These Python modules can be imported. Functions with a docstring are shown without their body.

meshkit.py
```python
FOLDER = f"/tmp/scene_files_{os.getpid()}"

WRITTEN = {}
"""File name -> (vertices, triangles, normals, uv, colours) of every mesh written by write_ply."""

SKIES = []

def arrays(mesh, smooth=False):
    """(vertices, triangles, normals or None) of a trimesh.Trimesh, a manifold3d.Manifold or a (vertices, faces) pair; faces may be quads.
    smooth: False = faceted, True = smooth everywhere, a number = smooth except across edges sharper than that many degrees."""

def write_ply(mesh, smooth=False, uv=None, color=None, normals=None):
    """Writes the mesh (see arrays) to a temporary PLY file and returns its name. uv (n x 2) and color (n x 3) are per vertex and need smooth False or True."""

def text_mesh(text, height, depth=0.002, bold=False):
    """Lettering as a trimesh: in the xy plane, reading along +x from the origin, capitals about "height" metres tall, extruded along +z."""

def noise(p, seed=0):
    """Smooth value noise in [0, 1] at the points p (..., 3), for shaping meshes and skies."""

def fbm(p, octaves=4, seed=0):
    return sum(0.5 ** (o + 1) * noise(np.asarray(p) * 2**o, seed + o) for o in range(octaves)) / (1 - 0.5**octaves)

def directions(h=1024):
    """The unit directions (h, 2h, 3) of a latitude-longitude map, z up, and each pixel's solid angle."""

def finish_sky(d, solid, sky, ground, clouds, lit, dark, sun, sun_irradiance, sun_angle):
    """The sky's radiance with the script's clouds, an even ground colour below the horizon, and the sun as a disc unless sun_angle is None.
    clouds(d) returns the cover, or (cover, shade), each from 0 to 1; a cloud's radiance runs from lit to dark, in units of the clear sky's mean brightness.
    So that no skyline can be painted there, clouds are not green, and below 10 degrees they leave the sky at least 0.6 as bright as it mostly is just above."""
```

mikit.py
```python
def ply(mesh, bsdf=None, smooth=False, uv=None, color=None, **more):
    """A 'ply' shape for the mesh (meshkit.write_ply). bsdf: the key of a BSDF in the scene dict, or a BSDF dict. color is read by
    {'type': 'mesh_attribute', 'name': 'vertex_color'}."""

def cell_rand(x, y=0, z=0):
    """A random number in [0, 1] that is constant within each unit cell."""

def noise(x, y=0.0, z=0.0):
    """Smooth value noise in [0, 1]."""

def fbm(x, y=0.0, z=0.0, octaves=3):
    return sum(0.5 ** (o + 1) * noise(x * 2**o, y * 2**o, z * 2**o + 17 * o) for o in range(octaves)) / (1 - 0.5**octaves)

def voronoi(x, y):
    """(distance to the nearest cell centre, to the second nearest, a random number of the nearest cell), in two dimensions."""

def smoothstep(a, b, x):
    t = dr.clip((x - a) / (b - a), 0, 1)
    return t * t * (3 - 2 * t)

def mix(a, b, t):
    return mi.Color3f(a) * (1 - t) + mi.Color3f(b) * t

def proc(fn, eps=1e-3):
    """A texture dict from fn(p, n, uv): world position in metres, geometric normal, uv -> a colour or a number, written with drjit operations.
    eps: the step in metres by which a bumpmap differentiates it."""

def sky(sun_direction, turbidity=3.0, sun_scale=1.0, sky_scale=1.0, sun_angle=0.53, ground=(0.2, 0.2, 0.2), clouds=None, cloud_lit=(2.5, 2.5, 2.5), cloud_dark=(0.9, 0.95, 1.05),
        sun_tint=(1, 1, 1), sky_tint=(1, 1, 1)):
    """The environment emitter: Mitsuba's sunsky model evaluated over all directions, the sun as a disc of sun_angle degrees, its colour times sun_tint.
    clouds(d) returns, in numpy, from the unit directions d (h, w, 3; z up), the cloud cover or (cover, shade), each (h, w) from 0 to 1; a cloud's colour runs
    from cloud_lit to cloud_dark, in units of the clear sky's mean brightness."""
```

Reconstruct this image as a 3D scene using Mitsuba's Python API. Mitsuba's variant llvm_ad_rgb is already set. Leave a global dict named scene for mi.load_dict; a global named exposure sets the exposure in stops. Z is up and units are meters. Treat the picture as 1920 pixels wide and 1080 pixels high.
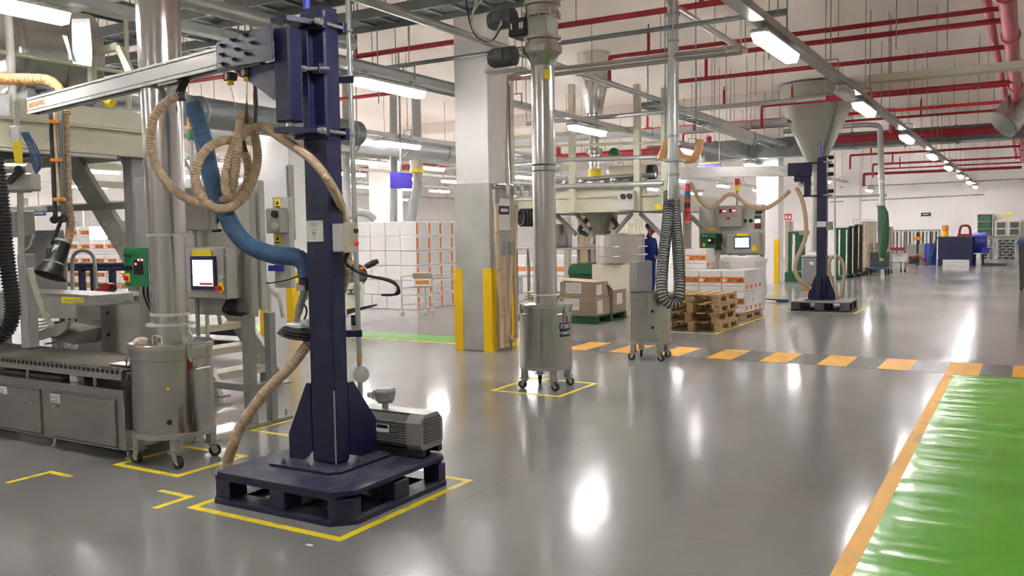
import math, random
import numpy as np, trimesh, mitsuba as mi, drjit as dr
import shapely.geometry as sg
import mikit, meshkit
from mikit import proc, noise, fbm, smoothstep, mix
random.seed(7)
rng = np.random.default_rng(7)
T = mi.ScalarTransform4f
scene, labels = {}, {}
# ------------------------------------------------------------------ camera, survey of the hall, exposure
FO, YAW, PITCH, ROLL, H = 1636.4, 0.53483, 0.06335, -0.014854, 1.6
_c, _s, _cp, _sp = math.cos(YAW), math.sin(YAW), math.cos(PITCH), math.sin(PITCH)
CF = np.array([-_s*_cp, _c*_cp, -_sp]); _r = np.array([_c, _s, 0.]); _u = np.cross(_r, CF)
CR = _r*math.cos(ROLL)+_u*math.sin(ROLL); CU = -_r*math.sin(ROLL)+_u*math.cos(ROLL)
CC = np.array([0, 0, H])
exposure = 2.74
LAMP = 13.0
scene['camera'] = {'type': 'perspective', 'fov': 2*math.degrees(math.atan(960/FO)), 'fov_axis': 'x', 'near_clip': 0.05, 'far_clip': 200.,
                   'to_world': T().look_at(origin=CC.tolist(), target=(CC+CF).tolist(), up=CU.tolist())}
# survey: real points in the hall found from the photograph
def _ray(x, y): return CR*(x-960)+CU*(540-y)+CF*FO
def fl(x, y, z=0.): d = _ray(x, y); return CC+d*((z-H)/d[2])
def aX(x, y, X): d = _ray(x, y); return CC+d*(X/d[0])
def aY(x, y, Y): d = _ray(x, y); return CC+d*(Y/d[1])
def dp(x, y, D): d = _ray(x, y); return CC+d*(D/(d@CF))
def path(pts, D=None): return [dp(p[0], p[1], p[2] if len(p) > 2 else D) for p in pts]
def hz(X, Y, py):
    lo, hi = -3., 15.
    for _ in range(45):
        m = (lo+hi)/2; d = np.array([X, Y, m])-CC
        if 540-(d@CU)*FO/(d@CF) > py: lo = m
        else: hi = m
    return lo
# ------------------------------------------------------------------ materials
def mat(key, col, rough=.5, metal=0., spec=.5, **k):
    c = col if isinstance(col, dict) else {'type': 'rgb', 'value': list(col)}
    scene['m_'+key] = {'type': 'twosided', 'bsdf': {'type': 'principled', 'base_color': c, 'roughness': rough, 'metallic': metal, 'specular': spec, **k}}
def f_floor(p, n, uv):
    a = fbm(p.x*.9, p.y*.6, 0., 5); b = fbm(p.x*3., p.y*.9+7, 3., 3)
    t = .135+.07*a+.025*b
    joint = dr.minimum(dr.abs(p.x+2.9), dr.abs(dr.abs(p.y-7.3)-3.))
    t = t*dr.select(joint < .003, .85, 1.)
    return mi.Color3f(t*1.0, t*.985, t*.955)
def f_floor_rough(p, n, uv): return .09+.13*fbm(p.x*1.3, p.y*.6, 5., 4)
def f_green(p, n, uv):
    a = fbm(p.x*1.2, p.y*2.5, 1., 3); return mix((.085, .36, .015), (.13, .45, .03), a)
def f_green_bump(p, n, uv): return .010*fbm(p.x*1.2, p.y*6., 2., 2)
def f_steel(p, n, uv):
    a = fbm(p.x*2.2, p.y*2.2, p.z*5., 3); t = .42+.16*a; return mi.Color3f(t, t*.975, t*.93)
def f_wood(p, n, uv):
    a = fbm(p.x*9., p.y*4., p.z*34., 3); return mix((.27, .17, .08), (.50, .35, .19), a)
def f_card(p, n, uv):
    a = fbm(p.x*5., p.y*5., p.z*9., 3); return mix((.31, .245, .18), (.42, .34, .255), a)
def f_conc(p, n, uv):
    a = fbm(p.x*3., p.y*3., p.z*2.2, 4); return mix((.30, .29, .265), (.47, .455, .42), a)
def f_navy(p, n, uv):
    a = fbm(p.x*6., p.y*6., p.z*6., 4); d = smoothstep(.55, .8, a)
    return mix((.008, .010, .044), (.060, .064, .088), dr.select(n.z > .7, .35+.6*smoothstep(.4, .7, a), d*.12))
def f_tape(p, n, uv):
    a = fbm(p.x*9., p.y*9., 1., 4); return mix((.85, .66, .02), (.60, .50, .10), smoothstep(.55, .75, a))
def f_orange(p, n, uv):
    a = fbm(p.x*6., p.y*4., 1., 4); return mix((.86, .42, .02), (.62, .36, .08), smoothstep(.56, .78, a))
scene['m_floor'] = {'type': 'twosided', 'bsdf': {'type': 'principled', 'base_color': proc(f_floor), 'roughness': proc(f_floor_rough), 'specular': .52}}
scene['m_green'] = {'type': 'twosided', 'bsdf': {'type': 'bumpmap', 'arbitrary': proc(f_green_bump, 4e-3), 'scale': 1., 'nested': {'type': 'principled', 'base_color': proc(f_green), 'roughness': .16, 'specular': .55}}}
mat('steel', proc(f_steel), .23, 1.); mat('steel_bright', (.62, .61, .585), .2, 1.); mat('galv', (.42, .43, .42), .42, .75); mat('chrome', (.8, .8, .79), .12, 1.)
mat('alu', (.93, .92, .91), .3, .1); mat('wood', proc(f_wood), .75); mat('card', proc(f_card), .8); mat('conc', proc(f_conc), .75)
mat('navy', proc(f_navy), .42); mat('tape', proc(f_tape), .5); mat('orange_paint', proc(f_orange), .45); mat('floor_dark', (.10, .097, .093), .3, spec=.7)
mat('white', (.80, .785, .76), .7); mat('wall', (.88, .855, .85), .75); mat('ceil', (.74, .665, .60), .8); mat('carton', (.80, .775, .78), .55)
mat('red', (.30, .016, .022), .4); mat('red_bright', (.75, .03, .03), .4); mat('pink_red', (.50, .10, .12), .4); mat('black', (.012, .012, .013), .45); mat('rubber', (.022, .022, .023), .6)
mat('dgrey', (.075, .08, .078), .5); mat('mgrey', (.25, .25, .245), .5); mat('lgrey', (.48, .475, .45), .5); mat('duct', (.15, .165, .165), .45, .3)
mat('olive', (.27, .265, .21), .5); mat('hosegrey', (.33, .35, .32), .6); mat('tank', (.56, .535, .49), .3, .9); mat('pump', (.27, .265, .245), .4, .4); mat('beige', (.50, .48, .37), .5); mat('cream', (.66, .62, .50), .5); mat('greige', (.37, .36, .32), .45, .25); mat('tan', (.52, .385, .25), .55); mat('tan_dark', (.42, .28, .15), .55); mat('orange_hose', (.72, .40, .17), .45)
mat('blue_hose', (.045, .105, .21), .5); mat('blue', (.03, .04, .42), .45); mat('sign_blue', (.06, .035, .40), .5); mat('denim', (.012, .025, .22), .8); mat('dblue', (.012, .015, .06), .5)
mat('yellow', (.86, .66, .02), .5); mat('guard', (.84, .53, .005), .45); mat('orange', (.78, .25, .02), .5); mat('boxorange', (.72, .235, .05), .6); mat('green_box', (.015, .17, .06), .45); mat('green_dark', (.02, .09, .04), .55); mat('green_post', (.01, .10, .045), .5)
mat('ink', (.03, .03, .035), .7); mat('print_grey', (.35, .35, .38), .7); mat('paper', (.78, .77, .74), .8); mat('skin', (.42, .24, .15), .6); mat('pinkmask', (.70, .06, .22), .5); mat('cloth', (.62, .50, .42), .9); mat('film', (.72, .70, .68), .3)
scene['m_clear'] = {'type': 'thindielectric', 'int_ior': 1.45}
scene['m_diffuser'] = {'type': 'diffuse', 'reflectance': {'type': 'rgb', 'value': [.8, .8, .8]}}
def glow(rgb): return {'type': 'area', 'radiance': {'type': 'rgb', 'value': list(rgb)}}
# ------------------------------------------------------------------ mesh helpers: every shape is (vertices, triangles)
def J(*ms):
    ms = [m for x in ms for m in (x if isinstance(x, list) else [x])]
    v, f, k = [], [], 0
    for a, b in ms:
        v.append(np.asarray(a, float)); f.append(np.asarray(b)+k); k += len(a)
    return np.vstack(v), np.vstack(f)
_BF = {}
def box(x0, x1, y0, y1, z0, z1, b=0.):
    c = np.array([(x0+x1)/2, (y0+y1)/2, (z0+z1)/2]); h = np.abs(np.array([x1-x0, y1-y0, z1-z0]))/2
    if b <= 0:
        s = np.array([[x, y, z] for x in (-1, 1) for y in (-1, 1) for z in (-1, 1)], float)
        if 'p' not in _BF: _BF['p'] = _hull(s)
        return s*h+c, _BF['p']
    b = min(b, h.min()*.8)
    s = np.array([[x, y, z] for x in (-1, 1) for y in (-1, 1) for z in (-1, 1)], float)
    v = np.vstack([s*(h-np.array([b if j != k else 0 for j in range(3)])) for k in range(3)])
    if 'b' not in _BF:
        _BF['b'] = _hull(np.vstack([s*(1-np.array([.2 if j != k else 0 for j in range(3)])) for k in range(3)]))
    return v+c, _BF['b']
def _hull(p):
    from scipy.spatial import ConvexHull
    hu = ConvexHull(p); f = hu.simplices.copy(); c = p.mean(0)
    for i, t in enumerate(f):
        n = np.cross(p[t[1]]-p[t[0]], p[t[2]]-p[t[0]])
        if n@(p[t[0]]-c) < 0: f[i] = t[::-1]
    return f
def hull(pts): p = np.asarray(pts, float); return p, _hull(p)
def cbox(c, s, b=0., rz=0.): m = box(-s[0]/2, s[0]/2, -s[1]/2, s[1]/2, -s[2]/2, s[2]/2, b); return mv(rot(m, rz), c)
def rot(m, a, ax='z'):
    if a == 0: return m
    i, j = {'z': (0, 1), 'x': (1, 2), 'y': (2, 0)}[ax]; v = np.array(m[0], float); o = v.copy()
    v[:, i] = o[:, i]*math.cos(a)-o[:, j]*math.sin(a); v[:, j] = o[:, i]*math.sin(a)+o[:, j]*math.cos(a); return v, m[1]
def mv(m, d): return np.asarray(m[0], float)+np.asarray(d, float), m[1]
def spl(pts, n=10):
    p = np.asarray(pts, float); p = np.vstack([2*p[0]-p[1], p, 2*p[-1]-p[-2]]); out = []
    for i in range(1, len(p)-2):
        for t in np.linspace(0, 1, n, endpoint=False):
            a, b, c, d = p[i-1:i+3]; out.append(.5*((2*b)+(c-a)*t+(2*a-5*b+4*c-d)*t*t+(3*b-a-3*c+d)*t**3))
    return np.vstack(out+[p[-2]])
def tube(pts, r, n=10, cap=True):
    p = np.asarray(pts, float); r = np.broadcast_to(np.asarray(r, float), (len(p),))
    t = np.gradient(p, axis=0) if len(p) > 2 else np.repeat((p[1]-p[0])[None], 2, 0)
    t = t/(np.linalg.norm(t, axis=1, keepdims=True)+1e-12)
    a = np.cross(t[0], [0, 0, 1.]) if abs(t[0][2]) < .9 else np.cross(t[0], [1., 0, 0]); A = []
    for i in range(len(p)):
        a = a-t[i]*(a@t[i]); a = a/np.linalg.norm(a); A.append(a)
    A = np.array(A); B = np.cross(t, A); th = np.arange(n)*2*np.pi/n
    v = (p[:, None]+r[:, None, None]*(np.cos(th)[None, :, None]*A[:, None]+np.sin(th)[None, :, None]*B[:, None])).reshape(-1, 3)
    i, j = np.meshgrid(np.arange(len(p)-1), np.arange(n), indexing='ij'); k = (j+1) % n
    f = np.stack([i*n+j, i*n+k, (i+1)*n+k, (i+1)*n+j], -1).reshape(-1, 4); f = np.vstack([f[:, [0, 1, 2]], f[:, [0, 2, 3]]])
    if cap:
        m = len(v); v = np.vstack([v, p[0], p[-1]]); q = np.arange(n); w = (q+1) % n; e = (len(p)-1)*n
        f = np.vstack([f, np.stack([w, q, np.full(n, m)], 1), np.stack([e+q, e+w, np.full(n, m+1)], 1)])
    return v, f
def cyl(a, b, r, n=16, r1=None): return tube([a, b], [r, r if r1 is None else r1], n)
def bar(a, b, w, h=None):   # rectangular bar between two points
    h = w if h is None else h; a = np.asarray(a, float); b = np.asarray(b, float); t = (b-a)/np.linalg.norm(b-a)
    s = np.cross(t, [0, 0, 1.]) if abs(t[2]) < .98 else np.array([1., 0, 0]); s /= np.linalg.norm(s); u = np.cross(s, t)
    return hull([e+s*i*w/2+u*j*h/2 for e in (a, b) for i in (-1, 1) for j in (-1, 1)])
def lathe(prof, c=(0, 0, 0), n=40):
    pr = np.asarray(prof, float); th = np.arange(n)*2*np.pi/n
    v = np.stack([pr[:, None, 0]*np.cos(th), pr[:, None, 0]*np.sin(th), np.repeat(pr[:, 1:2], n, 1)], -1).reshape(-1, 3)
    i, j = np.meshgrid(np.arange(len(pr)-1), np.arange(n), indexing='ij'); k = (j+1) % n
    f = np.stack([i*n+j, i*n+k, (i+1)*n+k, (i+1)*n+j], -1).reshape(-1, 4)
    return v+np.asarray(c, float), np.vstack([f[:, [0, 1, 2]], f[:, [0, 2, 3]]])
def ring(c, r, t, h, n=36):  # flat hoop
    return lathe([(r-t, -h/2), (r, -h/2), (r, h/2), (r-t, h/2), (r-t, -h/2)], c, n)
def hose(pts, r, pitch, amp=.18, n=12, sub=14):
    p = spl(pts, sub); d = np.r_[0, np.cumsum(np.linalg.norm(np.diff(p, axis=0), axis=1))]
    k = max(4, int(d[-1]/pitch)); s = np.linspace(0, d[-1], k*4+1)
    q = np.stack([np.interp(s, d, p[:, i]) for i in range(3)], 1)
    ph = np.arange(k*4+1) % 4; return tube(q, np.where((ph == 0) | (ph == 1), r, r*(1-amp)), n)
def slab(poly, z0, z1):
    if not hasattr(poly, 'exterior'): poly = sg.Polygon(poly)
    m = trimesh.creation.extrude_polygon(poly, z1-z0, engine='earcut'); return np.array(m.vertices)+[0, 0, z0], np.array(m.faces)
def plate(poly, axis, lo, hi):   # polygon in the other two axes ('y': (x, z), 'x': (y, z))
    v, f = slab(poly, lo, hi); return (v[:, [0, 2, 1]], f[:, ::-1]) if axis == 'y' else (v[:, [2, 0, 1]], f)
def text(s, h, at, xd=(1, 0, 0), yd=(0, 0, 1), bold=False, mid=True):
    m = meshkit.text_mesh(s, h, .0015, bold); v = np.array(m.vertices)
    if mid: v[:, 0] -= (v[:, 0].min()+v[:, 0].max())/2; v[:, 1] -= (v[:, 1].min()+v[:, 1].max())/2
    xd = np.array(xd, float); yd = np.array(yd, float); xd /= np.linalg.norm(xd); yd /= np.linalg.norm(yd); zd = np.cross(xd, yd)
    return v[:, :1]*xd+v[:, 1:2]*yd+v[:, 2:]*zd+np.asarray(at, float), np.array(m.faces)
# ------------------------------------------------------------------ entries of the scene
_cnt = {}
def _num(k):
    i = _cnt.get(k, 0); _cnt[k] = i+1
    return k if i == 0 else '%s_%03d' % (k, i)
def S(m, material, smooth=False, **more): return mikit.ply(m, 'm_'+material, smooth, **more)
def thing(name, label, cat, group=None, kind=None):
    k = _num(name); labels[k] = {'label': label}
    if cat: labels[k]['category'] = cat
    if group: labels[k]['group'] = group
    if kind: labels[k]['kind'] = kind
    return k
def put(key, m, material, smooth=False, **more):
    scene[key] = m if isinstance(m, dict) else S(m, material, smooth, **more); return key
def obj(name, m, material, label, cat, group=None, smooth=False, kind=None, **more): return put(thing(name, label, cat, group, kind), m, material, smooth, **more)
def part(t, name, m, material=None, smooth=False, label=None, kind=None, **more):
    k = put(_num(t+'__'+name), m, material, smooth, **more)
    if label or kind: labels[k] = {a: b for a, b in (('label', label), ('kind', kind)) if b}
    return k
def at(d, *a):
    t = T().translate([float(q) for q in a[0]])
    if len(a) > 1 and a[1]: t = t.rotate([0, 0, 1], math.degrees(a[1]))
    return {**d, 'to_world': t}
def struct(name, m, material, label=None, smooth=False):
    k = put(_num(name), m, material, smooth); labels[k] = {'kind': 'structure', 'label': label or name.replace('_', ' ')}; return k
ORD = 'first second third fourth fifth sixth seventh eighth ninth tenth eleventh twelfth thirteenth'.split()
# ================================================================== the hall
CZ = 5.3
struct('floor', box(-34, 8, -8, 48, -.2, 0), 'floor', 'polished grey epoxy floor of the hall')
struct('ceiling', box(-34, 8, -8, 48, CZ, CZ+.2), 'ceil', 'pale warm ceiling slab of the hall')
struct('wall_back', box(-34, 8, 48, 48.2, 0, CZ), 'wall', 'white far wall behind the tool racks and shelving')
struct('wall_left', box(-34.2, -34, -8, 48, 0, CZ), 'wall', 'white wall of the far storage bay')
struct('wall_right', box(8, 8.2, -8, 48, 0, CZ), 'wall', 'white wall beyond the green walkway')
struct('wall_front', box(-34, 8, -8.2, -8, 0, CZ), 'wall', 'white wall behind the camera')
for i, (x0, y0, x1, y1, gz) in enumerate([(-10.5, 9.87, -9.8, 10.5, 1.05), (-6.85, 25.6, -6.22, 26.2, 1.3), (-20., 24, -19., 24.6, 1.2), (-15.1, 24, -14.5, 24.6, 1.2), (-24.2, 24, -23.4, 24.6, 1.2), (-6.95, 40, -6.3, 40.6, 1.2), (-15, 40, -14.3, 40.6, 1.2), (-24, 9.87, -23.4, 10.5, 1.2), (-29, 24, -28.3, 24.6, 1.2)]):
    k = struct('trim_%d' % (i+1), box(x0, x1, y0, y1, 0, CZ), 'wall', 'white square pillar of the hall')
    if i < 2 or i == 5:
        for xx in ((x0, x1) if i < 2 else (x1,)):
            s = 1 if xx == x1 else -1
            part(k, 'corner_guard', J(box(xx-s*.12, xx+s*.012, y0-.012, y0, 0, gz), box(xx, xx+s*.012, y0, y0+.12, 0, gz)), 'guard')
k = struct('trim_11', J(box(-6.72, -6.2, 9.9, 10.47, 2.27, CZ)), 'wall', 'big square pillar by the powder drum, upper half painted white')
part(k, 'concrete_base', box(-6.75, -6.17, 9.87, 10.5, 0, 2.27, .012), 'conc', label='bare concrete lower half of pillar')
for xx, yy, sx, sy in ((-6.75, 9.87, -1, -1), (-6.17, 9.87, 1, -1), (-6.17, 10.5, 1, 1)):
    part(k, 'corner_guard', J(box(xx-sx*.125, xx+sx*.012, min(yy, yy+sy*.012), max(yy, yy+sy*.012), 0, 1.12, .003), box(min(xx, xx+sx*.012), max(xx, xx+sx*.012), yy-sy*.125, yy+sy*.012, 0, 1.12, .003)), 'guard')
for i, y in enumerate((24.3, 38.)):
    struct('trim_%d' % (20+i), box(-34, 8, y-.3, y+.3, CZ-.35, CZ), 'ceil', 'downstand ceiling beam across the hall')
# ---------------------------------------------------------------- floor paint and tape
E = .0015
k = struct('floor_green_walkway', box(-.67, 2.3, -2, 10.45, 0, .0025), 'green', 'glossy green painted walkway along the aisle')
struct('floor_line_yellow', box(-.76, -.67, -2, 11.41, 0, .003), 'orange_paint', 'yellow edge line of the green walkway')
k = struct('floor_zebra_strip', box(-6.1, 3.2, 10.53, 11.41, 0, .002), 'floor_dark', 'dark strip of the zebra crossing')
for i in range(-2, 9):
    x = -5.445+.665*i
    if not -1.05 < x < -.6: part(k, 'stripe', box(x, x+.33, 10.53, 11.41, .002, .0035), 'orange_paint')
part(k, 'stripe', box(-.67, -.43, 10.45, 11.41, .002, .0035), 'orange_paint')
k = struct('floor_green_strip', box(-14, -6.2, 10.5, 11.15, 0, .0025), 'green', 'green strip behind the square pillar')
part(k, 'edge_line', box(-14, -6.2, 10.40, 10.47, 0, .003), 'tape')
def frame_tape(name, x0, x1, y0, y1, w, label, sides='lrfb'):
    t = thing(name, label, 'floor tape')
    for s, b in (('f', (x0, x1, y0, y0+w)), ('b', (x0, x1, y1-w, y1)), ('l', (x0, x0+w, y0+w, y1-w)), ('r', (x1-w, x1, y0+w, y1-w))):
        if s in sides: part(t, 'strip', box(*b, 0, E), 'tape')
frame_tape('floor_tape_frame', -4.27, -3.07, 3.38, 4.66, .05, 'yellow tape frame around the large navy crane pallet')
frame_tape('floor_tape_frame', -4.69, -3.88, 7.44, 8.31, .05, 'yellow tape square under the labelled powder drum')
frame_tape('floor_tape_frame', -5.56, -4.87, 3.79, 4.42, .05, 'yellow tape square under the big clamped steel drum')
frame_tape('floor_tape_frame', -5.52, -4.7, 5.01, 5.75, .045, 'yellow tape corner at the foot of the control cabinet stand', 'lf')
frame_tape('floor_tape_frame', -4.05, -2.75, 17.2, 18.75, .05, 'faint yellow tape frame around the far crane pallet', 'fr')
frame_tape('floor_tape_frame', -5.4, -4.1, 13.05, 16.2, .04, 'thin yellow tape line around the wooden pallet stack', 'fr')
t = thing('floor_tape_corner', 'yellow tape corner mark in front of the steel cabinet', 'floor tape')
part(t, 'strip', box(-5.80, -5.755, 3.17, 3.49, 0, E), 'tape'); part(t, 'strip', box(-5.755, -5.53, 3.445, 3.49, 0, E), 'tape')
t = thing('floor_tape_corner', 'yellow tape corner mark beside the tape frame of the navy crane pallet', 'floor tape')
part(t, 'strip', box(-4.455, -4.41, 3.28, 3.56, 0, E), 'tape'); part(t, 'strip', box(-4.71, -4.455, 3.515, 3.56, 0, E), 'tape')
for i, (x, y, s) in enumerate(((580, 1022, .02), (815, 937, .012), (870, 978, .012))):
    c = fl(x, y); obj('paper_scrap', mv(rot(slab([(-s, -s*.5), (s, -s*.6), (s*1.1, s*.5), (-s*.8, s*.6)], 0, .002), i), c), 'paper', ('white paper scrap on the floor in front of the tape frame', 'small paper scrap beside the long edge of the tape frame', 'tiny paper scrap on the floor off the tape corner')[i], 'scrap')
# ---------------------------------------------------------------- lamps in rows, their trunking and hangers
def trap(y0, y1, w0, w1, z0, z1): return hull([(s*w, y, z) for y in (y0, y1) for s in (-1, 1) for w, z in ((w0, z0), (w1, z1))])
L0 = dict(body=S(J(box(-.085, .085, -.66, .66, .0, .045, .012)), 'lgrey'),
          diffuser=S(trap(-.64, .64, .055, .082, -.075, -.0005), 'diffuser', emitter=glow((LAMP, LAMP*.975, LAMP*.95))),
 
          bracket=S(box(-.02, .02, -.47, -.43, .045, .1), 'galv'), bracket_=S(box(-.02, .02, .43, .47, .045, .1), 'galv'))
rows = [(-2.2, [-1.85, 3.45, 8.95, 14.35, 19.75, 25.2, 30.55, 35.9, 41.3, 46.2], 'in the lamp row over the open aisle'),
        (-6.8, [-2.1, 3.75, 8.6, 14.2, 19.6, 25, 30.3, 35.4, 41, 46], 'in the lamp row over the navy crane'),
        (-10.95, [-1.5, 4.2, 9.6, 14.1, 19.6, 25, 30.4, 35.8, 41.2], 'in the third lamp row from the aisle'),
        (-14.2, [4.2, 9.3, 14.4, 17, 19.6, 22.3, 25, 27.7, 30.4, 36, 42], 'in the fourth lamp row from the aisle'),
        (-17.3, [9.3, 12, 14.6, 17.2, 19.9, 22.6, 25.3, 28, 30.6, 36, 42], 'in the fifth lamp row from the aisle'),
        (-21.5, [9.2, 14.6, 17.3, 20, 22.7, 25.4, 28, 30.4, 36, 42], 'in the sixth lamp row from the aisle'),
        (-28., [13.2, 16, 18.7, 21.5, 24.5, 27.2, 30, 36, 42], 'in the lamp row along the storage wall')]
for X, ys, where in rows:
    n = 0
    for Y in ys:
        n += 1
        t = thing('tube_lamp', '%s white tube lamp from the camera %s' % (ORD[n-1], where), 'lamp', 'tube lamps '+where)
        for q in L0: part(t, q.strip('_'), at(L0[q], (X, Y, 3.42)))
for i, (X, y0, y1) in enumerate(((-2.2, -3, 47.5), (-6.8, -3, 47.5), (-10.95, -3, 43), (-14.2, 3, 43), (-17.3, 8, 43), (-21.5, 8, 43), (-28., 12, 43))):
    t = thing('cable_trunking', 'long grey cable trunking carrying the ' + ('aisle lamp row', 'lamp row over the navy crane', 'third lamp row', 'fourth lamp row', 'fifth lamp row', 'sixth lamp row', 'lamp row along the storage wall')[i], 'trunking')
    part(t, 'channel', box(X-.07, X+.07, y0, y1, 3.52, 3.60), 'galv')
    g = S(J(cyl((0, 0, .17), (0, 0, CZ-3.55), .006, 6), bar((-.09, 0, .17), (.09, 0, .17), .014), bar((-.09, 0, 0), (-.09, 0, .17), .014), bar((.09, 0, 0), (.09, 0, .17), .014)), 'mgrey')
    for Y in np.arange(y0+1.2, y1, 2.7): part(t, 'hanger', at(g, (X, Y, 3.55)))
# ---------------------------------------------------------------- red sprinkler pipes
t = thing('sprinkler_main', 'thick pinkish red sprinkler main running along the aisle under the ceiling', 'pipe')
part(t, 'pipe', cyl((-.30, 2, 4.5), (-.30, 46, 4.5), .11, 14), 'pink_red', 40)
for y in np.arange(7.2, 45, 2.8): part(t, 'coupling', cyl((-.30, y-.06, 4.5), (-.30, y+.06, 4.5), .14, 14), 'pink_red', 40)
t = thing('sprinkler_main', 'thinner red sprinkler main beside the thick one over the aisle', 'pipe')
part(t, 'pipe', cyl((-.55, 2, 4.62), (-.55, 46, 4.62), .06, 12), 'pink_red', 40)
WHERE = ['nearest above the navy crane', 'crossing in front of the square pillar', 'crossing just beyond the square pillar', 'over the mixing platform front', 'over the mixing platform rear', 'over the control panel', 'over the far crane', 'beyond the far crane', 'in front of the grey duct', 'behind the grey duct', 'over the far drum', 'over the storage racks', 'over the pallet jack', 'just before the far wall', 'close to the far wall']
for i, (Y, z, x0, r, c) in enumerate([(8.3, 4.5, -14, .035, 'red'), (11.15, 4.5, -30, .04, 'red'), (13.6, 4.5, -6.1, .035, 'red'), (14.4, 4.5, -30, .04, 'red'), (16.55, 4.5, -6.1, .04, 'red'), (20.0, 4.42, -6.8, .04, 'red'), (21.0, 4.5, -5.5, .035, 'red'), (23.8, 4.5, -30, .04, 'red_bright'), (25.4, 4.5, -9, .035, 'red'), (29.4, 4.4, -30, .12, 'red'), (33.5, 4.2, -5.6, .04, 'red'), (36, 4.0, -5.2, .04, 'red'), (38.2, 3.95, -5.2, .03, 'red'), (40.5, 3.9, -6.2, .06, 'red')]):
    t = thing('sprinkler_pipe', 'red sprinkler branch pipe %s counted from the camera' % ORD[i] if i < 13 else 'red sprinkler branch pipe, last one before the far wall', 'pipe', 'red sprinkler branch pipes')
    part(t, 'pipe', cyl((x0, Y, z), (-.3, Y, z), r, 10), c, 40)
    xs = [x for x in np.arange(max(x0, -16)+.7, -.6, 2.9)]
    for x in xs[::2]: part(t, 'sprinkler_head', J(cyl((x, Y, z), (x, Y, z+.38), r*.8, 8), cyl((x, Y, z+.38), (x, Y, z+.46), .014, 6)), c)
    for x in xs: part(t, 'hanger_rod', cyl((x+1.1, Y, z), (x+1.1, Y, CZ), .007, 6), 'mgrey')
    if x0 > -10: part(t, 'drop_bend', tube(spl([(x0+.12, Y, z), (x0+.02, Y, z-.02), (x0, Y, z-.12), (x0, Y, z-.5)], 5), r, 8), c, 40)

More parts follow.
